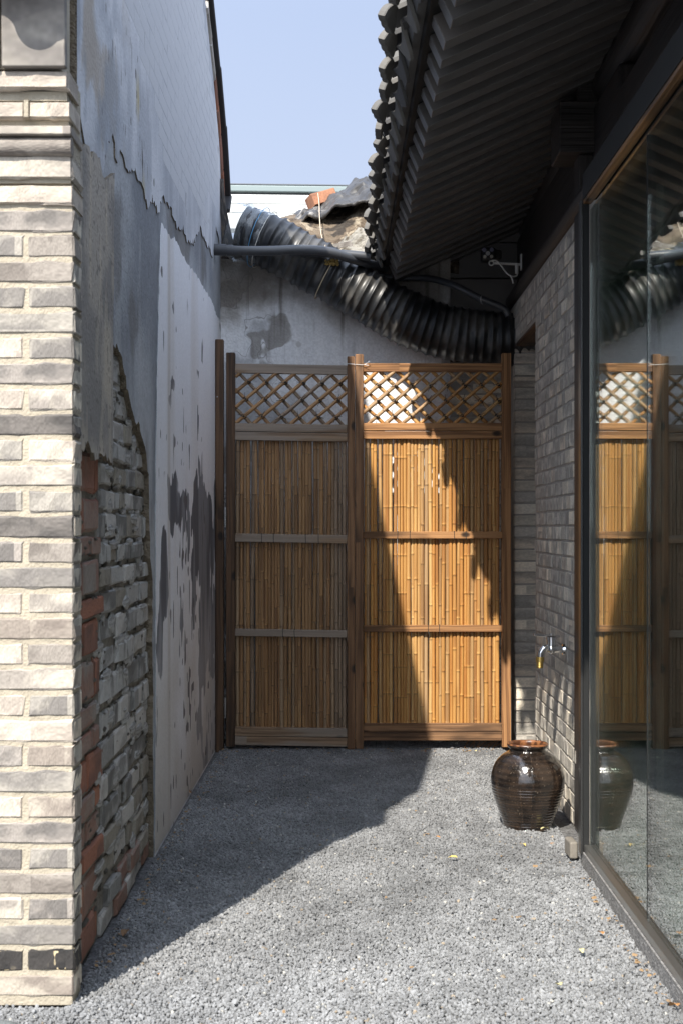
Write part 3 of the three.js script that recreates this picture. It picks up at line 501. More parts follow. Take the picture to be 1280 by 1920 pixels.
function fill(g, x0, x1, sag, tops, canesM, wood, opt) {
  // x0..x1: clear width in world metres; tops: measured heights; sag: drop per metre to the right
  const W = x1 - x0, cxm = (x0 + x1) / 2, rot = [0, 0, -sag], y = (k) => GY(k);
  const bar = (name, ya, yb, m, d, z) => partW(name, board(W, Math.abs(y(ya) - y(yb)), d, 0, .003), m, g, [cxm, (y(ya) + y(yb)) / 2 - sag * W / 2, z], rot);
  bar('top_rail', tops[0], tops[1], wood, .036, -7.648);
  bar('middle_rail', tops[2], (tops[2] + tops[3]) / 2 - .6, wood, .04, -7.648); bar('middle_rail', (tops[2] + tops[3]) / 2 + .4, tops[3], wood, .038, -7.649);
  bar('batten', tops[4], tops[5], opt.batten, .016, -7.637); bar('batten', tops[6], tops[7], opt.batten, .016, -7.637);
  bar('bottom_rail', tops[8], (tops[8] + tops[9]) / 2 - .5, opt.bottom, .04, -7.648); bar('bottom_rail', (tops[8] + tops[9]) / 2 + .5, tops[9], opt.bottom, .04, -7.647);
  // upright canes
  const yb = y((tops[8] + tops[9]) / 2), yt = y(tops[3]) + .015, L = yt - yb; const cg = Array.from({ length: 9 }, (_, i) => caneGeo(.0108, L, opt.seed + i));
  let x = x0 + .011; while (x < x1 - .008) { const k = rr(.74, 1.12); partW('bamboo_cane', pick(cg), pick(canesM), g, [x, yb - sag * (x - x0), -7.663 + rr(-.003, .003)], [rr(-.002, .002), rr(0, 6.28), rr(-.003, .003)], [k, 1, k]); x += .0196 * k + (rnd() < opt.gap ? rr(.004, .009) : rr(-.0004, .0018)); }
  // slanting lattice
  const ly0 = y(tops[2]) - .004, ly1 = y(tops[1]) + .004;
  const lat = (sl, x, z, m) => { // line through (x, ly0) with slope sl
    let ax = x, ay = ly0, bx = x + (ly1 - ly0) / sl, by = ly1;
    const clip = (px, py, qx, qy) => { if (px < x0) return [x0, py + (qy - py) * (x0 - px) / (qx - px)]; if (px > x1) return [x1, py + (qy - py) * (x1 - px) / (qx - px)]; return [px, py]; };
    if (Math.max(ax, bx) < x0 + .012 || Math.min(ax, bx) > x1 - .012) return; const A = clip(ax, ay, bx, by), B = clip(bx, by, ax, ay); const len = Math.hypot(B[0] - A[0], B[1] - A[1]); if (len < .03) return;
    partW('lattice_cane', pick(latG), m, g, [A[0], A[1] - sag * (A[0] - x0), z], [0, 0, Math.atan2(B[1] - A[1], B[0] - A[0]) - Math.PI / 2], [rr(.9, 1.1), len / .5, rr(.9, 1.1)]);
  };
  const H = ly1 - ly0, s1 = opt.s1, s2 = opt.s2, d = opt.d;
  const A0 = x0 - H / s1 + opt.o1, B0 = x0 + opt.o2; const As = [], Bs = [];
  for (let k = 0; A0 + k * d < x1; k++) { As.push(A0 + k * d + rr(-.003, .003)); lat(s1, As[k], -7.641, pick(canesM)); }
  for (let k = 0; B0 + k * d < x1 + H / s2; k++) { Bs.push(B0 + k * d + rr(-.003, .003)); lat(-s2, Bs[k], -7.656, pick(canesM)); }
  for (let i = 0; i < As.length; i++) for (let j = 0; j < Bs.length; j++) { if ((i + j) % 2) continue; const X = (As[i] * s1 + Bs[j] * s2) / (s1 + s2), Y = ly0 + (X - As[i]) * s1; if (X < x0 + .01 || X > x1 - .01 || Y < ly0 + .01 || Y > ly1 - .008) continue; partW('tie', knotG, twine, g, [X, Y - sag * (X - x0), -7.645], [0, 0, rr(0, 6.28)], [1, 1, 1]); }
  // dark ties over the battens
  const tieB = (xx, a, b) => partW('tie', board(.0045, Math.abs(y(a) - y(b)) + .006, .026, 1, .002), twine, g, [GX(xx), (y(a) + y(b)) / 2 - sag * (GX(xx) - x0), -7.641], [0, 0, rr(-.05, .05)]);
  for (const xx of opt.ties[0]) tieB(xx, tops[4], tops[5]); for (const xx of opt.ties[1]) tieB(xx, tops[6], tops[7]);
}
const stile = (g, name, xa, xb, yt, yb, m, d = .045, z = -7.6475) => partW(name, board(GX(xb) - GX(xa), GY(yt) - GY(yb), d, 1, .004), m, g, [(GX(xa) + GX(xb)) / 2, (GY(yt) + GY(yb)) / 2, z]);
const gate = thing('bamboo_gate', 'left weathered bamboo gate leaf in shade with greyed boards beside the white wall', 'gate', [GX(545), 0, -7.65]);
stile(gate, 'stile', 424.5, 441, 661, 1400, woodDark); stile(gate, 'stile', 650.5, 665, 668, 1405, woodBrown);
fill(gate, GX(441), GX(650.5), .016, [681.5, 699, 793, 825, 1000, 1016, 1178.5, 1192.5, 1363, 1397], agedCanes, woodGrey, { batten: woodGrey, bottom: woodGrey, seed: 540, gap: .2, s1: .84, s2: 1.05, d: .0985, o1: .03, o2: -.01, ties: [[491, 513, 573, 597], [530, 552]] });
for (const y of [970, 1327]) partW('hinge', board(.008, .11, .012, 1, .002), steel, gate, [GX(422.7), GY(y), -7.63]);
const panel = thing('bamboo_fence_panel', 'right bamboo fence panel crossed by a bright wedge of sunlight, between middle and right post', 'fence', [GX(811), 0, -7.65]);
stile(panel, 'post', 665.6, 681, 664, 1404, woodBrown, .06, -7.652); stile(panel, 'post', 940, 957, 662, 1401, woodWarm, .06, -7.652);
fill(panel, GX(681), GX(940), 0, [681, 697, 793, 823, 996.5, 1010, 1172, 1185, 1356.5, 1388.5], canes, woodWarm, { batten: woodWarm, bottom: woodBrown, seed: 560, gap: .12, s1: .86, s2: .94, d: .0925, o1: .075, o2: .02, ties: [[745, 768, 851, 873], [802, 823]] });
for (let i = 0; i < 9; i++) { const x = GX(875 + i * 7.5 + rr(-2, 2)); partW('bamboo_splinter', new THREE.CylinderGeometry(.0016, .0022, rr(.03, .07), 5), woodWarm, panel, [x, .022, -7.66], [rr(.3, .9), 0, rr(-1.1, -.2)]); }
const outer = thing('gate_post', 'tall dark outer post standing against the peeling white wall left of the gate', 'post', [GX(412.5), 0, -7.63]);
stile(outer, 'post', 405, 420, 637, 1412, woodDark, .05, -7.628); partW('screw', new THREE.SphereGeometry(.004, 8, 6), steel, outer, [GX(409), GY(745), -7.603]);
const cord = thing('white_string', 'thin white string tied round the middle posts at the top of the gate', 'string', [GX(665), GY(683), -7.62]);
partG('string', mergeGeometries([tube([V(GX(648), GY(682), -7.618), V(GX(665), GY(683.5), -7.616), V(GX(683), GY(684), -7.616), V(GX(692), GY(678), -7.61)], .0014, 20, 5), tube([V(GX(682), GY(684), -7.616), V(GX(690), GY(686), -7.608)], .0014, 6, 5)]), mat({ color: lin(.75), roughness: .8 }), cord);

// ------------------------------------------------------------------ black corrugated hose over the wall
const hosePts = [at(455, 436, 7.86), at(499, 450, 7.84), at(564, 485, 7.83), at(623, 517, 7.83), at(689, 556, 7.84), at(752, 592, 7.85), at(832, 622, 7.86), at(943, 636, 7.86), at(1010, 634, 7.86)];
const hose = thing('ventilation_hose', 'thick black corrugated hose running down from the roof behind the gate to the eave', 'hose', [hosePts[4].x, hosePts[4].y, hosePts[4].z]);
{
  const cv = new THREE.CatmullRomCurve3(hosePts), NS = 420, NR = 44, fr = cv.computeFrenetFrames(NS, false), L = cv.getLength(), pos = [], uv = [], idx = [];
  for (let i = 0; i <= NS; i++) {
    const P = cv.getPointAt(i / NS), d = i / NS * L, Nn = fr.normals[i], B = fr.binormals[i];
    for (let j = 0; j <= NR; j++) {
      const a = j / NR * 2 * Math.PI, ja = j % NR, ph = (d / .047 + ja / NR * .25 * Math.sin(a) ) % 1, w = fbm(d * 9 + 3, Math.cos(a) * 1.3 + 4, 3, 221) - .5;
      const tt = ((ph + w * .2) % 1 + 1) % 1, rib = 1 - 4 * tt * (1 - tt), R = .139 + .0115 * rib + w * .022 + .007 * (vnoise(d * 40, Math.cos(a) * 6 + 9, 223) - .5) - .008 * sstep(.75, 1.2, d) * Math.cos(a * 2);
      pos.push(P.x + R * (Math.cos(a) * Nn.x + Math.sin(a) * B.x), P.y + R * (Math.cos(a) * Nn.y + Math.sin(a) * B.y), P.z + R * (Math.cos(a) * Nn.z + Math.sin(a) * B.z)); uv.push(d, a * .14);
      if (i < NS && j < NR) { const k = i * (NR + 1) + j; idx.push(k, k + NR + 1, k + 1, k + 1, k + NR + 1, k + NR + 2); }
    }
  }
  const g = new THREE.BufferGeometry(); g.setAttribute('position', new THREE.Float32BufferAttribute(pos, 3)); g.setAttribute('uv', new THREE.Float32BufferAttribute(uv, 2)); g.setIndex(idx); g.computeVertexNormals();
  const dust = tex(512, 256, (u, v) => mix3([30, 31, 33], [96, 93, 88], sstep(.42, .75, fbm(u * 14, v * 8, 5, 225)) * .8));
  partG('hose', g, phys({ map: dust, roughness: .42, clearcoat: .2, clearcoatRoughness: .3 }), hose);
  // clear film tied round its upper end
  const film = phys({ color: lin(.86, .9, .93), transmission: .93, roughness: .12, thickness: 0 });
  const fp = [], fi = []; const M = 48, K = 14; for (let i = 0; i <= K; i++) for (let j = 0; j <= M; j++) { const d = i / K * .2 - .05, a = j / M * 2 * Math.PI, P = cv.getPointAt(clamp(d / L, 0, 1)).addScaledVector(cv.getTangentAt(0), Math.min(0, d)), R = .146 + .025 * (fbm(Math.cos(a) * 4 + 5, Math.sin(a) * 4 + d * 20 + 5, 3, 227) - .5) + (d < .02 ? .02 * vnoise(a * 5, d * 40, 228) : 0), Nn = fr.normals[0], B = fr.binormals[0]; fp.push(P.x + R * (Math.cos(a) * Nn.x + Math.sin(a) * B.x), P.y + R * (Math.cos(a) * Nn.y + Math.sin(a) * B.y), P.z + R * (Math.cos(a) * Nn.z + Math.sin(a) * B.z)); if (i < K && j < M) { const k = i * (M + 1) + j; fi.push(k, k + M + 1, k + 1, k + 1, k + M + 1, k + M + 2); } }
  const fg = new THREE.BufferGeometry(); fg.setAttribute('position', new THREE.Float32BufferAttribute(fp, 3)); fg.setIndex(fi); fg.computeVertexNormals(); partG('plastic_film', fg, film, hose);
  const loop = (t, r, m, rad, name) => { const i = Math.round(t * NS), P = cv.getPointAt(t), pts = []; for (let j = 0; j <= 24; j++) { const a = j / 24 * 2 * Math.PI, R = r + .004 * (hash(j, i, 9) - .5); pts.push(V(P.x + R * (Math.cos(a) * fr.normals[i].x + Math.sin(a) * fr.binormals[i].x), P.y + R * (Math.cos(a) * fr.normals[i].y + Math.sin(a) * fr.binormals[i].y), P.z + R * (Math.cos(a) * fr.normals[i].z + Math.sin(a) * fr.binormals[i].z) )); } partG(name, tube(pts, rad, 60, 5), m, hose); };
  loop(.055, .166, mat({ color: lin(.12, .35, .6), roughness: .6 }), .0022, 'blue_string'); loop(.075, .163, mat({ color: lin(.7, .68, .62), roughness: .8 }), .002, 'string'); loop(.3, .155, mat({ color: lin(.6, .5, .35), roughness: .9 }), .0028, 'string');
}
const pipe = thing('water_pipe', 'long dark grey plastic pipe from the left wall crossing in front of the hose', 'pipe', [at(405, 468, 7.6).x, at(405, 468, 7.6).y, -7.6]);
const pipeM = phys({ color: lin(.055, .058, .065), roughness: .4, clearcoat: .2 });
partG('pipe', tube([at(400, 468, 7.61), at(450, 470, 7.6), at(510, 470, 7.6), at(570, 468, 7.6), at(615, 472, 7.6), at(655, 484, 7.66), at(700, 497, 7.8), at(722, 502, 7.9)], .026, 80, 16), pipeM, pipe);
{ const g = new THREE.CylinderGeometry(.031, .031, .07, 20); g.rotateZ(Math.PI / 2 - .02); const p = at(413, 468.3, 7.607); g.translate(p.x, p.y, p.z); partG('collar', g, pipeM, pipe); const g2 = new THREE.CylinderGeometry(.0295, .0295, .03, 20); g2.rotateZ(Math.PI / 2 - .02); const p2 = at(432, 469.3, 7.604); g2.translate(p2.x, p2.y, p2.z); partG('collar', g2, pipeM, pipe); }
const pipe2 = thing('water_pipe', 'shorter black pipe branching off above the grey one and ending at the tiles', 'pipe', [at(560, 475, 7.66).x, at(560, 475, 7.66).y, -7.66]);
partG('pipe', tube([at(545, 472, 7.655), at(600, 474, 7.66), at(650, 477, 7.665), at(694, 481, 7.67)], .024, 40, 14), pipeM, pipe2);
const cab = thing('conduit', 'black cable conduit hanging in the dark under the eave above the hose', 'cable', [at(830, 530, 7.72).x, at(830, 530, 7.72).y, -7.72]);
partG('conduit', tube([at(692, 515, 7.93), at(740, 521, 7.95), at(800, 522, 7.9), at(850, 535, 7.75), at(900, 560, 7.7), at(945, 580, 7.7), at(952, 592, 7.7)], .019, 70, 12), pipeM, cab);
{ const p = at(695, 513, 7.92), g = new THREE.SphereGeometry(.033, 14, 10); g.scale(1.15, .85, .9); g.translate(p.x, p.y, p.z); partG('end_cap', g, mat({ color: lin(.16, .15, .13), roughness: .7 }), cab); }
{ const p = at(903, 561, 7.683), g = new THREE.TorusGeometry(.021, .004, 6, 14); g.rotateY(1.2); g.translate(p.x, p.y, p.z - .017); partG('clip', g, mat({ color: lin(.3), roughness: .5 }), cab); }
const nest = thing('dry_moss', 'small tuft of yellow dried moss lying on the hose beside the pipe', 'moss', [at(622, 492, 7.69).x, at(622, 492, 7.69).y, -7.69]);
{ const gs = []; for (let i = 0; i < 60; i++) { const g = new THREE.IcosahedronGeometry(rr(.004, .011), 0); g.scale(rr(.6, 1.8), rr(.6, 1.2), rr(.6, 1.4)); g.rotateZ(rr(0, 3)); g.translate(rr(-.034, .034), rr(-.016, .012) , rr(-.012, .022)); gs.push(g); } part('tuft', mergeGeometries(gs), mat({ color: lin(.32, .22, .07), roughness: .95 }), nest); }

// ------------------------------------------------------------------ roofs beyond the back wall
const heap = thing('felted_roof', 'low neighbouring roof of weathered felt and broken plaster behind the black hose', 'roof', [at(640, 440, 8.6).x, 0, -8.6]);
function sheet(cols, rows, fn, thick) { const pos = [], uv = [], idx = []; for (let i = 0; i <= rows; i++) for (let j = 0; j <= cols; j++) { const p = fn(j / cols, i / rows); pos.push(p.x, p.y, p.z); uv.push(j / cols, i / rows); if (i < rows && j < cols) { const k = i * (cols + 1) + j; idx.push(k, k + 1, k + cols + 1, k + 1, k + cols + 2, k + cols + 1); } } const n = pos.length / 3; if (thick) { for (let k = 0; k < n; k++) { pos.push(pos[k * 3], pos[k * 3 + 1] - thick, pos[k * 3 + 2] - thick); uv.push(uv[k * 2], uv[k * 2 + 1]); } const m = idx.length; for (let k = 0; k < m; k += 3) idx.push(idx[k] + n, idx[k + 2] + n, idx[k + 1] + n); const rim = []; for (let j = 0; j < cols; j++) rim.push([j, j + 1]); for (let i = 0; i < rows; i++) rim.push([i * (cols + 1) + cols, (i + 1) * (cols + 1) + cols]); for (let j = cols; j > 0; j--) rim.push([rows * (cols + 1) + j, rows * (cols + 1) + j - 1]); for (let i = rows; i > 0; i--) rim.push([i * (cols + 1), (i - 1) * (cols + 1)]); for (const [a, b] of rim) idx.push(a, a + n, b, b, a + n, b + n); } const g = new THREE.BufferGeometry(); g.setAttribute('position', new THREE.Float32BufferAttribute(pos, 3)); g.setAttribute('uv', new THREE.Float32BufferAttribute(uv, 2)); g.setIndex(idx); g.computeVertexNormals(); return g; }
{
  const rowsOf = (lines) => (u, v) => { const n = lines.length - 1, k = Math.min(n - 1, Math.floor(v * n)), t = v * n - k; const on = (l) => { const m = l.length - 1, a = Math.min(m - 1, Math.floor(u * m)), b = u * m - a; return l[a].clone().lerp(l[a + 1], b); }; return on(lines[k]).lerp(on(lines[k + 1]), t); };
  const rust = mat({ map: tex(512, 512, (u, v) => { const a = fbm(u * 6, v * 6, 5, 231), b = fbm(u * 20, v * 16, 4, 232); let c = mix3([122, 108, 92], [78, 66, 54], sstep(.35, .65, a)); c = mix3(c, [178, 166, 146], sstep(.58, .7, b) * .8); return mix3(c, [48, 44, 42], sstep(.6, .68, fbm(u * 9 + 4, v * 9, 4, 233)) * .7); }), bumpMap: mortarBump, bumpScale: .02, roughness: .92 });
  const feltF = rowsOf([[at(430, 470, 8.05), at(520, 440, 8.06), at(610, 480, 8.05), at(720, 480, 8.06), at(860, 500, 8.06)], [at(450, 440, 8.3), at(540, 412, 8.35), at(620, 420, 8.2), at(700, 400, 8.2), at(860, 400, 8.2)], [at(470, 425, 8.9), at(560, 402, 8.9), at(640, 370, 8.8), at(700, 340, 8.8), at(860, 330, 8.8)]]);
  partG('roof_felt', sheet(60, 30, (u, v) => { const p = feltF(u, v); const w = fbm(u * 9, v * 6, 4, 234) - .5; p.y += w * .05; p.z += w * .04; return p; }, .03), rust, heap);
  const base = board(3.2, 2.6, 1.0, 1, .01); base.translate(at(700, 0, 8.6).x, 1.25, -8.75); partG('house_body', base, mat({ color: lin(.3), roughness: .95 }), heap);
  const white = mat({ map: tex(256, 256, (u, v) => mix3([226, 220, 208], [150, 140, 126], sstep(.5, .72, fbm(u * 10, v * 10, 5, 235)))), bumpMap: mortarBump, bumpScale: .03, roughness: .95 });
  const plF = rowsOf([[at(600, 478, 7.99), at(650, 482, 7.98), at(720, 484, 7.98)], [at(624, 462, 8.02), at(660, 448, 8.0), at(720, 430, 8.0)], [at(640, 452, 8.1), at(668, 432, 8.08), at(720, 412, 8.08)]]);
  partG('broken_plaster', sheet(40, 30, (u, v) => { const p = plF(u, v), w = fbm(u * 7, v * 7, 5, 236) - .5, e = fbm(u * 14, 3, 3, 237) - .5; p.y += w * .035 + (v > .8 ? e * .05 : 0); p.z += w * .05; return p; }, .04), white, heap);
  const tarpM = phys({ map: tex(512, 256, (u, v) => mix3(mix3([52, 51, 52], [84, 82, 80], fbm(u * 10, v * 8, 4, 240)), [176, 172, 166], sstep(.62, .7, fbm(u * 16, v * 22, 4, 241)) * (1 - sstep(.25, .5, u)) * .8)), roughness: .55, clearcoat: .15 });
  const tf = rowsOf([[at(528, 425, 8.34), at(560, 420, 8.3), at(600, 405, 8.24), at(650, 386, 8.16), at(690, 372, 8.12), at(760, 360, 8.12)], [at(540, 412, 8.5), at(580, 398, 8.5), at(612, 380, 8.45), at(650, 358, 8.45), at(690, 345, 8.45), at(760, 335, 8.45)], [at(545, 408, 8.9), at(585, 392, 8.9), at(620, 372, 8.9), at(655, 349, 8.9), at(694, 335, 8.9), at(760, 322, 8.9)]]);
  partG('tarpaulin', sheet(70, 40, (u, v) => { const p = tf(u, v), w = Math.sin(u * 21 + v * 5 + 3 * fbm(u * 5, v * 4, 2, 242)) * .5 + (fbm(u * 14, v * 7, 3, 243) - .5); const q = Math.abs(fbm(u * 7 + 4, v * 9, 4, 246) - .5); p.y += w * .026 + q * .05; p.z += w * .035 + q * .09 + (v < .08 ? .02 : 0); return p; }, .012), tarpM, heap);
}
const lone = thing('loose_brick', 'single orange brick lying tilted on the dark tarpaulin against the white roof', 'brick', [at(603, 374, 8.5).x, at(603, 374, 8.5).y, -8.5]);
part('brick', brickGeo(.2, .06, .004, .004, 601, 4), mat({ map: smokyBrick(602, [172, 122, 94], [138, 98, 78], .7), bumpMap: brickBump, bumpScale: .003, roughness: .92 }), lone, [0, 0, 0], [-.15, .35, .4], [.16, .072, .11]);
const tie = thing('hanging_cord', 'pale cord hanging from the orange brick down to the black hose', 'string', [at(600, 380, 8.4).x, at(600, 380, 8.4).y, -8.4]);
partG('cord', tube([at(596, 362, 8.43), at(598, 375, 8.4), at(599, 400, 8.2), at(601, 430, 8.02), at(604, 446, 7.88), at(610, 458, 7.75), at(606, 478, 7.68)], .0028, 50, 5), mat({ color: lin(.55, .46, .36), roughness: .9 }), tie);
const metal = thing('metal_clad_building', 'white metal clad building top far behind the roofs', 'building', [-.9, 0, -14]);
{
  const wh = mat({ color: lin(.55, .56, .55), roughness: .45 }), pale = mat({ color: lin(.22, .27, .27), roughness: .4 }), dk = mat({ color: lin(.08, .09, .1), roughness: .6 });
  const bx = (name, y0, y1, m, z, d) => { const a = at(300, y0, z), b = at(760, y1, z), g = board(b.x - a.x, a.y - b.y, d, 0, .01); g.translate((a.x + b.x) / 2, (a.y + b.y) / 2, -z - d / 2); g.rotateZ(0); partG(name, g, m, metal); };
  bx('ridge_cap', 344, 347.2, dk, 14.02, .3); bx('parapet_strip', 347.2, 359, pale, 14, .2); bx('gutter', 359, 364.5, dk, 14.06, .2); bx('panel', 364.5, 382, wh, 14, .2); bx('panel', 382.6, 399, wh, 13.98, .2); bx('panel', 399.6, 430, wh, 13.96, .2);
  const b = board(3, 4.0, 2.4, 1); b.translate(-.9, 1.9, -15.5); partG('wall', b, wh, metal);
  metal.rotation.z = -.012;
}
const flap = thing('felt_flap', 'torn black roofing felt hanging at the far end of the left wall', 'roofing felt', [at(425, 430, 7.93).x, at(425, 430, 7.93).y, -7.93]);
partG('felt', sheet(14, 30, (u, v) => { const xl = mix(413, 416, v), xr = mix(420, 446, Math.pow(v, 1.6)) ; const p = at(mix(xl, xr, u), mix(335, 482, v), 7.9 + .05 * u); p.z += .03 * (fbm(u * 4, v * 7, 3, 251) - .5) ; return p; }, .008), mat({ map: tex(256, 256, (u, v) => mix3([46, 43, 41], [92, 82, 70], sstep(.5, .7, fbm(u * 8, v * 14, 4, 252)))), roughness: .8 }), flap);

// ------------------------------------------------------------------ jar, tap, camera, small things
const jar = thing('glazed_jar', 'round dark brown glazed jar standing on gravel beside the glass front', 'jar', [.698, -.004, -5.67]);
{
  const pr = [[.001, 0], [.09, 0], [.096, .006], [.103, .03], [.116, .065], [.131, .108], [.142, .148], [.1465, .18], [.1455, .207], [.138, .236], [.123, .264], [.104, .284], [.087, .296], [.076, .301], [.071, .307], [.071, .313], [.0775, .318], [.081, .323], [.0815, .329]];
  const cv = new THREE.SplineCurve(pr.map(([r, y]) => new THREE.Vector2(r, y))), pts = cv.getPoints(220).map((p) => { const rid = p.y > .015 && p.y < .19 ? .0013 * Math.sin(p.y * 2 * Math.PI / .0115) * (1 - sstep(.15, .19, p.y)) : 0; return new THREE.Vector2(Math.max(.001, p.x + rid), p.y); });
  const g = new THREE.LatheGeometry(pts, 96);
  const glaze = phys({ map: tex(1024, 512, (u, v) => { const a = fbm(u * 24, v * 10, 4, 261), dr = fbm(u * 40, v * 3, 3, 262), sp = vnoise(u * 260, v * 130, 263), rng = .5 + .5 * Math.sin(v * 140); let c = mix3([44, 35, 29], [24, 20, 18], sstep(.35, .65, a)); c = mix3(c, [92, 74, 58], sstep(.6, .75, dr) * .35 + rng * .26 * (v < .6 ? 1 : 0)); return mix3(c, [150, 138, 122], sstep(.9, .95, sp) * .6); }), roughness: .2, clearcoat: 1, clearcoatRoughness: .07, bumpMap: tex(512, 512, (u, v) => fbm(u * 50, v * 30, 3, 264), false), bumpScale: .0025 });
  part('body', g, glaze, jar);
  const rim = new THREE.LatheGeometry([[.0815, .329], [.081, .3335], [.077, .336], [.071, .3345], [.068, .328], [.067, .31], [.08, .29], [.1, .27]].map(([r, y]) => new THREE.Vector2(r, y)), 64);
  part('rim', rim, phys({ map: tex(256, 64, (u, v) => mix3([140, 92, 58], [78, 48, 32], sstep(.4, .65, fbm(u * 30, v * 4, 3, 265)))), roughness: .35, clearcoat: .6 }), jar);
  const inn = new THREE.LatheGeometry([[.098, .275], [.13, .23], [.135, .17], [.1, .03], [.001, .02]].map(([r, y]) => new THREE.Vector2(r, y)), 48); part('inside', inn, mat({ color: lin(.06, .03, .018), roughness: .4 }), jar);
}
const tap = thing('water_tap', 'chrome garden tap with brass hose fitting on the brick wall above the jar', 'tap', [WX, .69, -5.9]); tap.scale.setScalar(1.1);
{
  const cyl = (name, r0, r1, L, m, p, rot) => part(name, new THREE.CylinderGeometry(r0, r1, L, 18), m, tap, p, rot);
  cyl('flange', .02, .022, .01, chrome, [-.006, -.006, 0], [0, 0, Math.PI / 2]); cyl('inlet', .0145, .0145, .05, chrome, [-.028, -.006, 0], [0, 0, Math.PI / 2]);
  const bl = new THREE.SphereGeometry(.019, 18, 12); part('body', bl, chrome, tap, [-.052, -.004, 0]);
  cyl('bonnet', .0165, .0175, .034, chrome, [-.052, .024, 0]); cyl('bonnet_nut', .019, .019, .01, chrome, [-.052, .036, 0]);
  part('lever', board(.1, .008, .016, 0, .002), chrome, tap, [-.07, .0465, 0], [0, .1, -.06]); cyl('lever_screw', .006, .006, .008, chrome, [-.052, .05, 0]);
  const sp = tube([V(-.05, -.004, 0), V(-.066, 0, 0), V(-.082, -.004, 0), V(-.092, -.018, 0), V(-.094, -.034, 0)], .0125, 24, 14); part('spout', sp, chrome, tap);
  cyl('hose_fitting', .0155, .0155, .018, brass, [-.095, -.043, 0]); cyl('hose_tail', .0105, .012, .026, brass, [-.096, -.063, 0]); for (let k = 0; k < 3; k++) cyl('hose_barb', .0125, .0135, .004, brass, [-.096, -.056 - k * .007, 0]);
}
const cam = thing('security_camera', 'small black security camera with five lenses on a white bracket under the dark eave', 'camera', [at(913, 476, 7.45).x, at(913, 476, 7.45).y, -7.45]);
{
  part('housing', new RoundedBoxGeometry(.068, .07, .09, 3, .014), mat({ color: lin(.02), roughness: .35 }), cam, [.006, 0, -.035], [0, .12, 0]);
  const lens = (x, y, r, col) => { const g = new THREE.CylinderGeometry(r, r, .008, 20); g.rotateX(Math.PI / 2); part('lens', g, phys({ color: col, roughness: .15, clearcoat: 1 }), cam, [x, y, .012], [0, .12, 0]); };
  lens(-.019, .018, .011, lin(.2, .2, .28)); lens(.02, .019, .011, lin(.2, .2, .28)); lens(0, .0, .0115, lin(.5)); lens(-.016, -.017, .009, lin(.42, .4, .36)); lens(.019, -.016, .009, lin(.42, .4, .36));
  part('rear_body', new RoundedBoxGeometry(.05, .05, .08, 2, .012), mat({ color: lin(.05), roughness: .4 }), cam, [.04, .004, -.06], [0, .6, 0]);
  const wM = mat({ color: lin(.62, .61, .58), roughness: .5 });
  part('bracket_arm', board(.15, .012, .014, 0, .004), wM, cam, [.105, -.048, -.02], [0, .1, -.03]); part('bracket_plate', board(.008, .085, .04, 1, .003), wM, cam, [.178, -.04, -.02]); part('bracket_nut', new THREE.CylinderGeometry(.009, .009, .05, 12), wM, cam, [.155, -.075, -.02]);
  const cb = tube([V(.02, -.035, .0), V(.045, -.035, .0), V(.07, -.06, .0), V(.1, -.1, .0), V(.13, -.118, .0), V(.155, -.11, -.01), V(.157, -.09, -.018)], .0042, 40, 8); part('cable', cb, wM, cam);
  part('cable', tube([V(.118, -.112, 0), V(.128, -.13, 0), V(.135, -.155, 0)], .0042, 12, 8), wM, cam);
  part('cable_loop', new THREE.TorusGeometry(.012, .0035, 6, 18), wM, cam, [.02, -.048, 0]);
}
const block = thing('kerb_block', 'small pale stone block on the gravel at the foot of the glass corner', 'stone block', [.787, 0, -5.12]);
part('block', board(.03, .062, .1, 1, .008), mat({ map: smokyBrick(651, [146, 140, 130], [118, 112, 104], .7), bumpMap: brickBump, bumpScale: .003, roughness: .93 }), block, [0, .036, 0], [0, .05, 0]);
const cobble = thing('rounded_stone', 'smooth grey stone on the gravel in front of the brick pillar, cut by the frame', 'stone', [-.845, -.002, -3.36]);
{ const g = new THREE.SphereGeometry(.055, 24, 16); g.scale(1.3, .42, .8); part('stone', g, mat({ map: smokyBrick(655, [110, 114, 114], [84, 88, 90], .8), bumpMap: brickBump, bumpScale: .003, roughness: .85 }), cobble); }
// bits of dry leaf and bark gathered along the foot of the walls, the gate and the plinth
{
  const bits = []; const put = (X, Z) => { const g = new THREE.PlaneGeometry(rr(.006, .02), rr(.004, .01), 2, 1), p = g.attributes.position; for (let k = 0; k < p.count; k++) p.setZ(k, rr(-.002, .003)); g.rotateX(-Math.PI / 2 + rr(-.5, .5)); g.rotateY(rr(0, 6.3)); g.translate(X, .008 + rr(0, .004), -Z); g.computeVertexNormals(); bits.push(g); };
  for (let i = 0; i < 90; i++) { const Z = rr(3.75, 7.5); put(-.70 + Math.abs(rr(-.05, .05)) + .01, Z); } for (let i = 0; i < 70; i++) put(rr(-.7, .8), 7.6 - Math.abs(rr(-.12, .12))); for (let i = 0; i < 45; i++) put(.795 - Math.abs(rr(-.03, .03)), rr(3.3, 5)); for (let i = 0; i < 50; i++) put(rr(-.6, .8), rr(3.4, 7.5));
  const m = mat({ color: lin(.26, .17, .09), roughness: .9, side: THREE.DoubleSide }), o = new THREE.Mesh(mergeGeometries(bits), m); o.name = 'leaf_litter'; o.castShadow = o.receiveShadow = true;
  o.userData = { kind: 'stuff', label: 'small bits of dry leaf and bark scattered along the foot of the walls', category: 'leaf litter' }; scene.add(o);
}
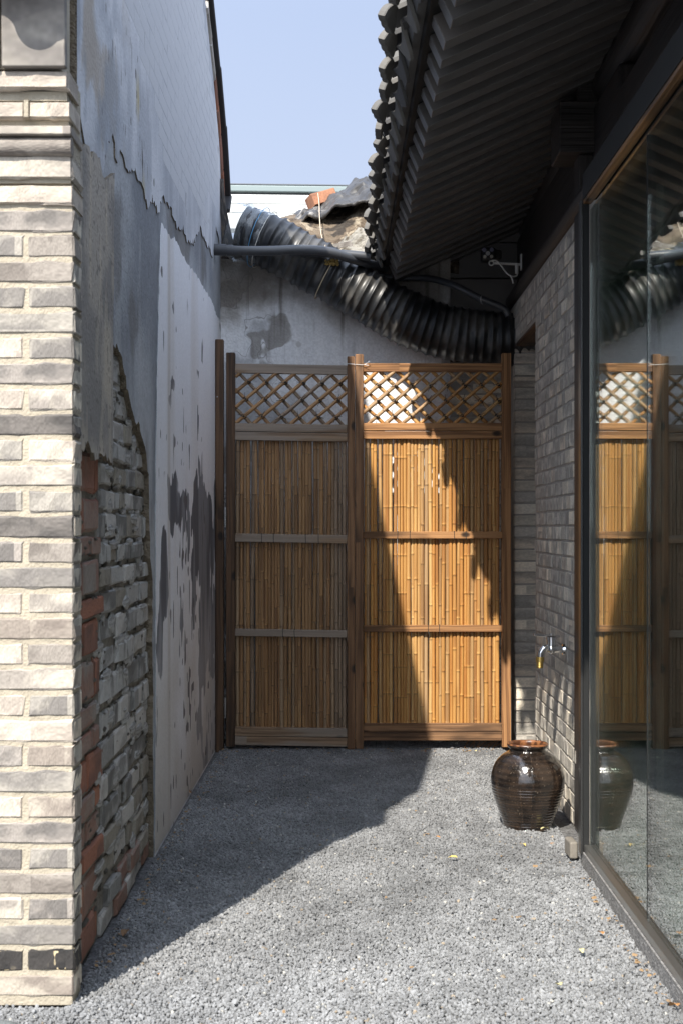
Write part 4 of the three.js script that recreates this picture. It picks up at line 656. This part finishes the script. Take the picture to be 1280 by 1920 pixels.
// fallen leaves
const leafG = [0, 1, 2].map((i) => { const L = sheet(8, 6, (u, v) => { const w = Math.sin(Math.PI * Math.pow(u, .8)) * .5, x = (u - .5), y = (v - .5) * w; return V(x, .10 * Math.sin(u * 3 + i) + .5 * Math.abs(y) * (.5 + .4 * i) + .06 * (hash(Math.round(u * 8), Math.round(v * 6), i) - .5), y); }, .006); return L; });
const leafM = [mat({ color: lin(.55, .42, .14), roughness: .8 }), mat({ color: lin(.4, .2, .07), roughness: .85 }), mat({ color: lin(.62, .56, .3), roughness: .8 }), mat({ color: lin(.22, .13, .07), roughness: .9 })];
const leaves = [[848, 1614, .036, 0, 'yellow fallen leaf on sunlit gravel in front of the jar'], [1125, 1757, .036, 1, 'orange brown fallen leaf beside the plinth of the glass front'], [1046, 1854, .036, 2, 'pale yellow fallen leaf at the bottom of the picture'], [1090, 1791, .03, 2, 'faded fallen leaf on gravel nearest below the orange leaf'], [1021, 1560, .05, 2, 'large pale curled leaf against the foot of the jar'], [1035, 1588, .026, 1, 'small orange leaf just in front of the jar'], [800, 1410, .04, 0, 'yellow leaf in the sunlight at the foot of the fence panel'], [890, 1412, .034, 2, 'pale leaf at the foot of the fence panel near the right post'], [235, 1757, .05, 3, 'dry brown leaf in shade by the red brick foot of the wall'], [982, 1590, .024, 0, 'small yellow leaf on gravel left of the orange one before the jar'], [820, 1575, .022, 1, 'tiny brown leaf on sunlit gravel midway along the passage'], [468, 1490, .03, 3, 'brown leaf on shaded gravel in front of the gate leaf'], [354, 1490, .04, 3, 'dry leaf on shaded gravel close to the painted wall'], [1273, 1895, .045, 1, 'orange leaf lodged against the plinth at the lower right corner'], [298, 1835, .022, 1, 'small reddish leaf on sunlit gravel near the brick pillar']];
for (const [x, y, s, m, label] of leaves) { const p = onGround(x, y); if (p.x > .79) p.x = .79; const t = thing('fallen_leaf', label, 'leaf', [p.x, .012, p.z]); t.rotation.y = rr(0, 6.28); part('blade', pick(leafG), leafM[m], t, null, [rr(-.2, .2), 0, rr(-.2, .2)], [s, s, s]); }

const renderer = new THREE.WebGLRenderer({ antialias: true });
renderer.toneMapping = THREE.LinearToneMapping; renderer.toneMappingExposure = EXPOSURE; renderer.shadowMap.enabled = true;
renderer.render(scene, camera);
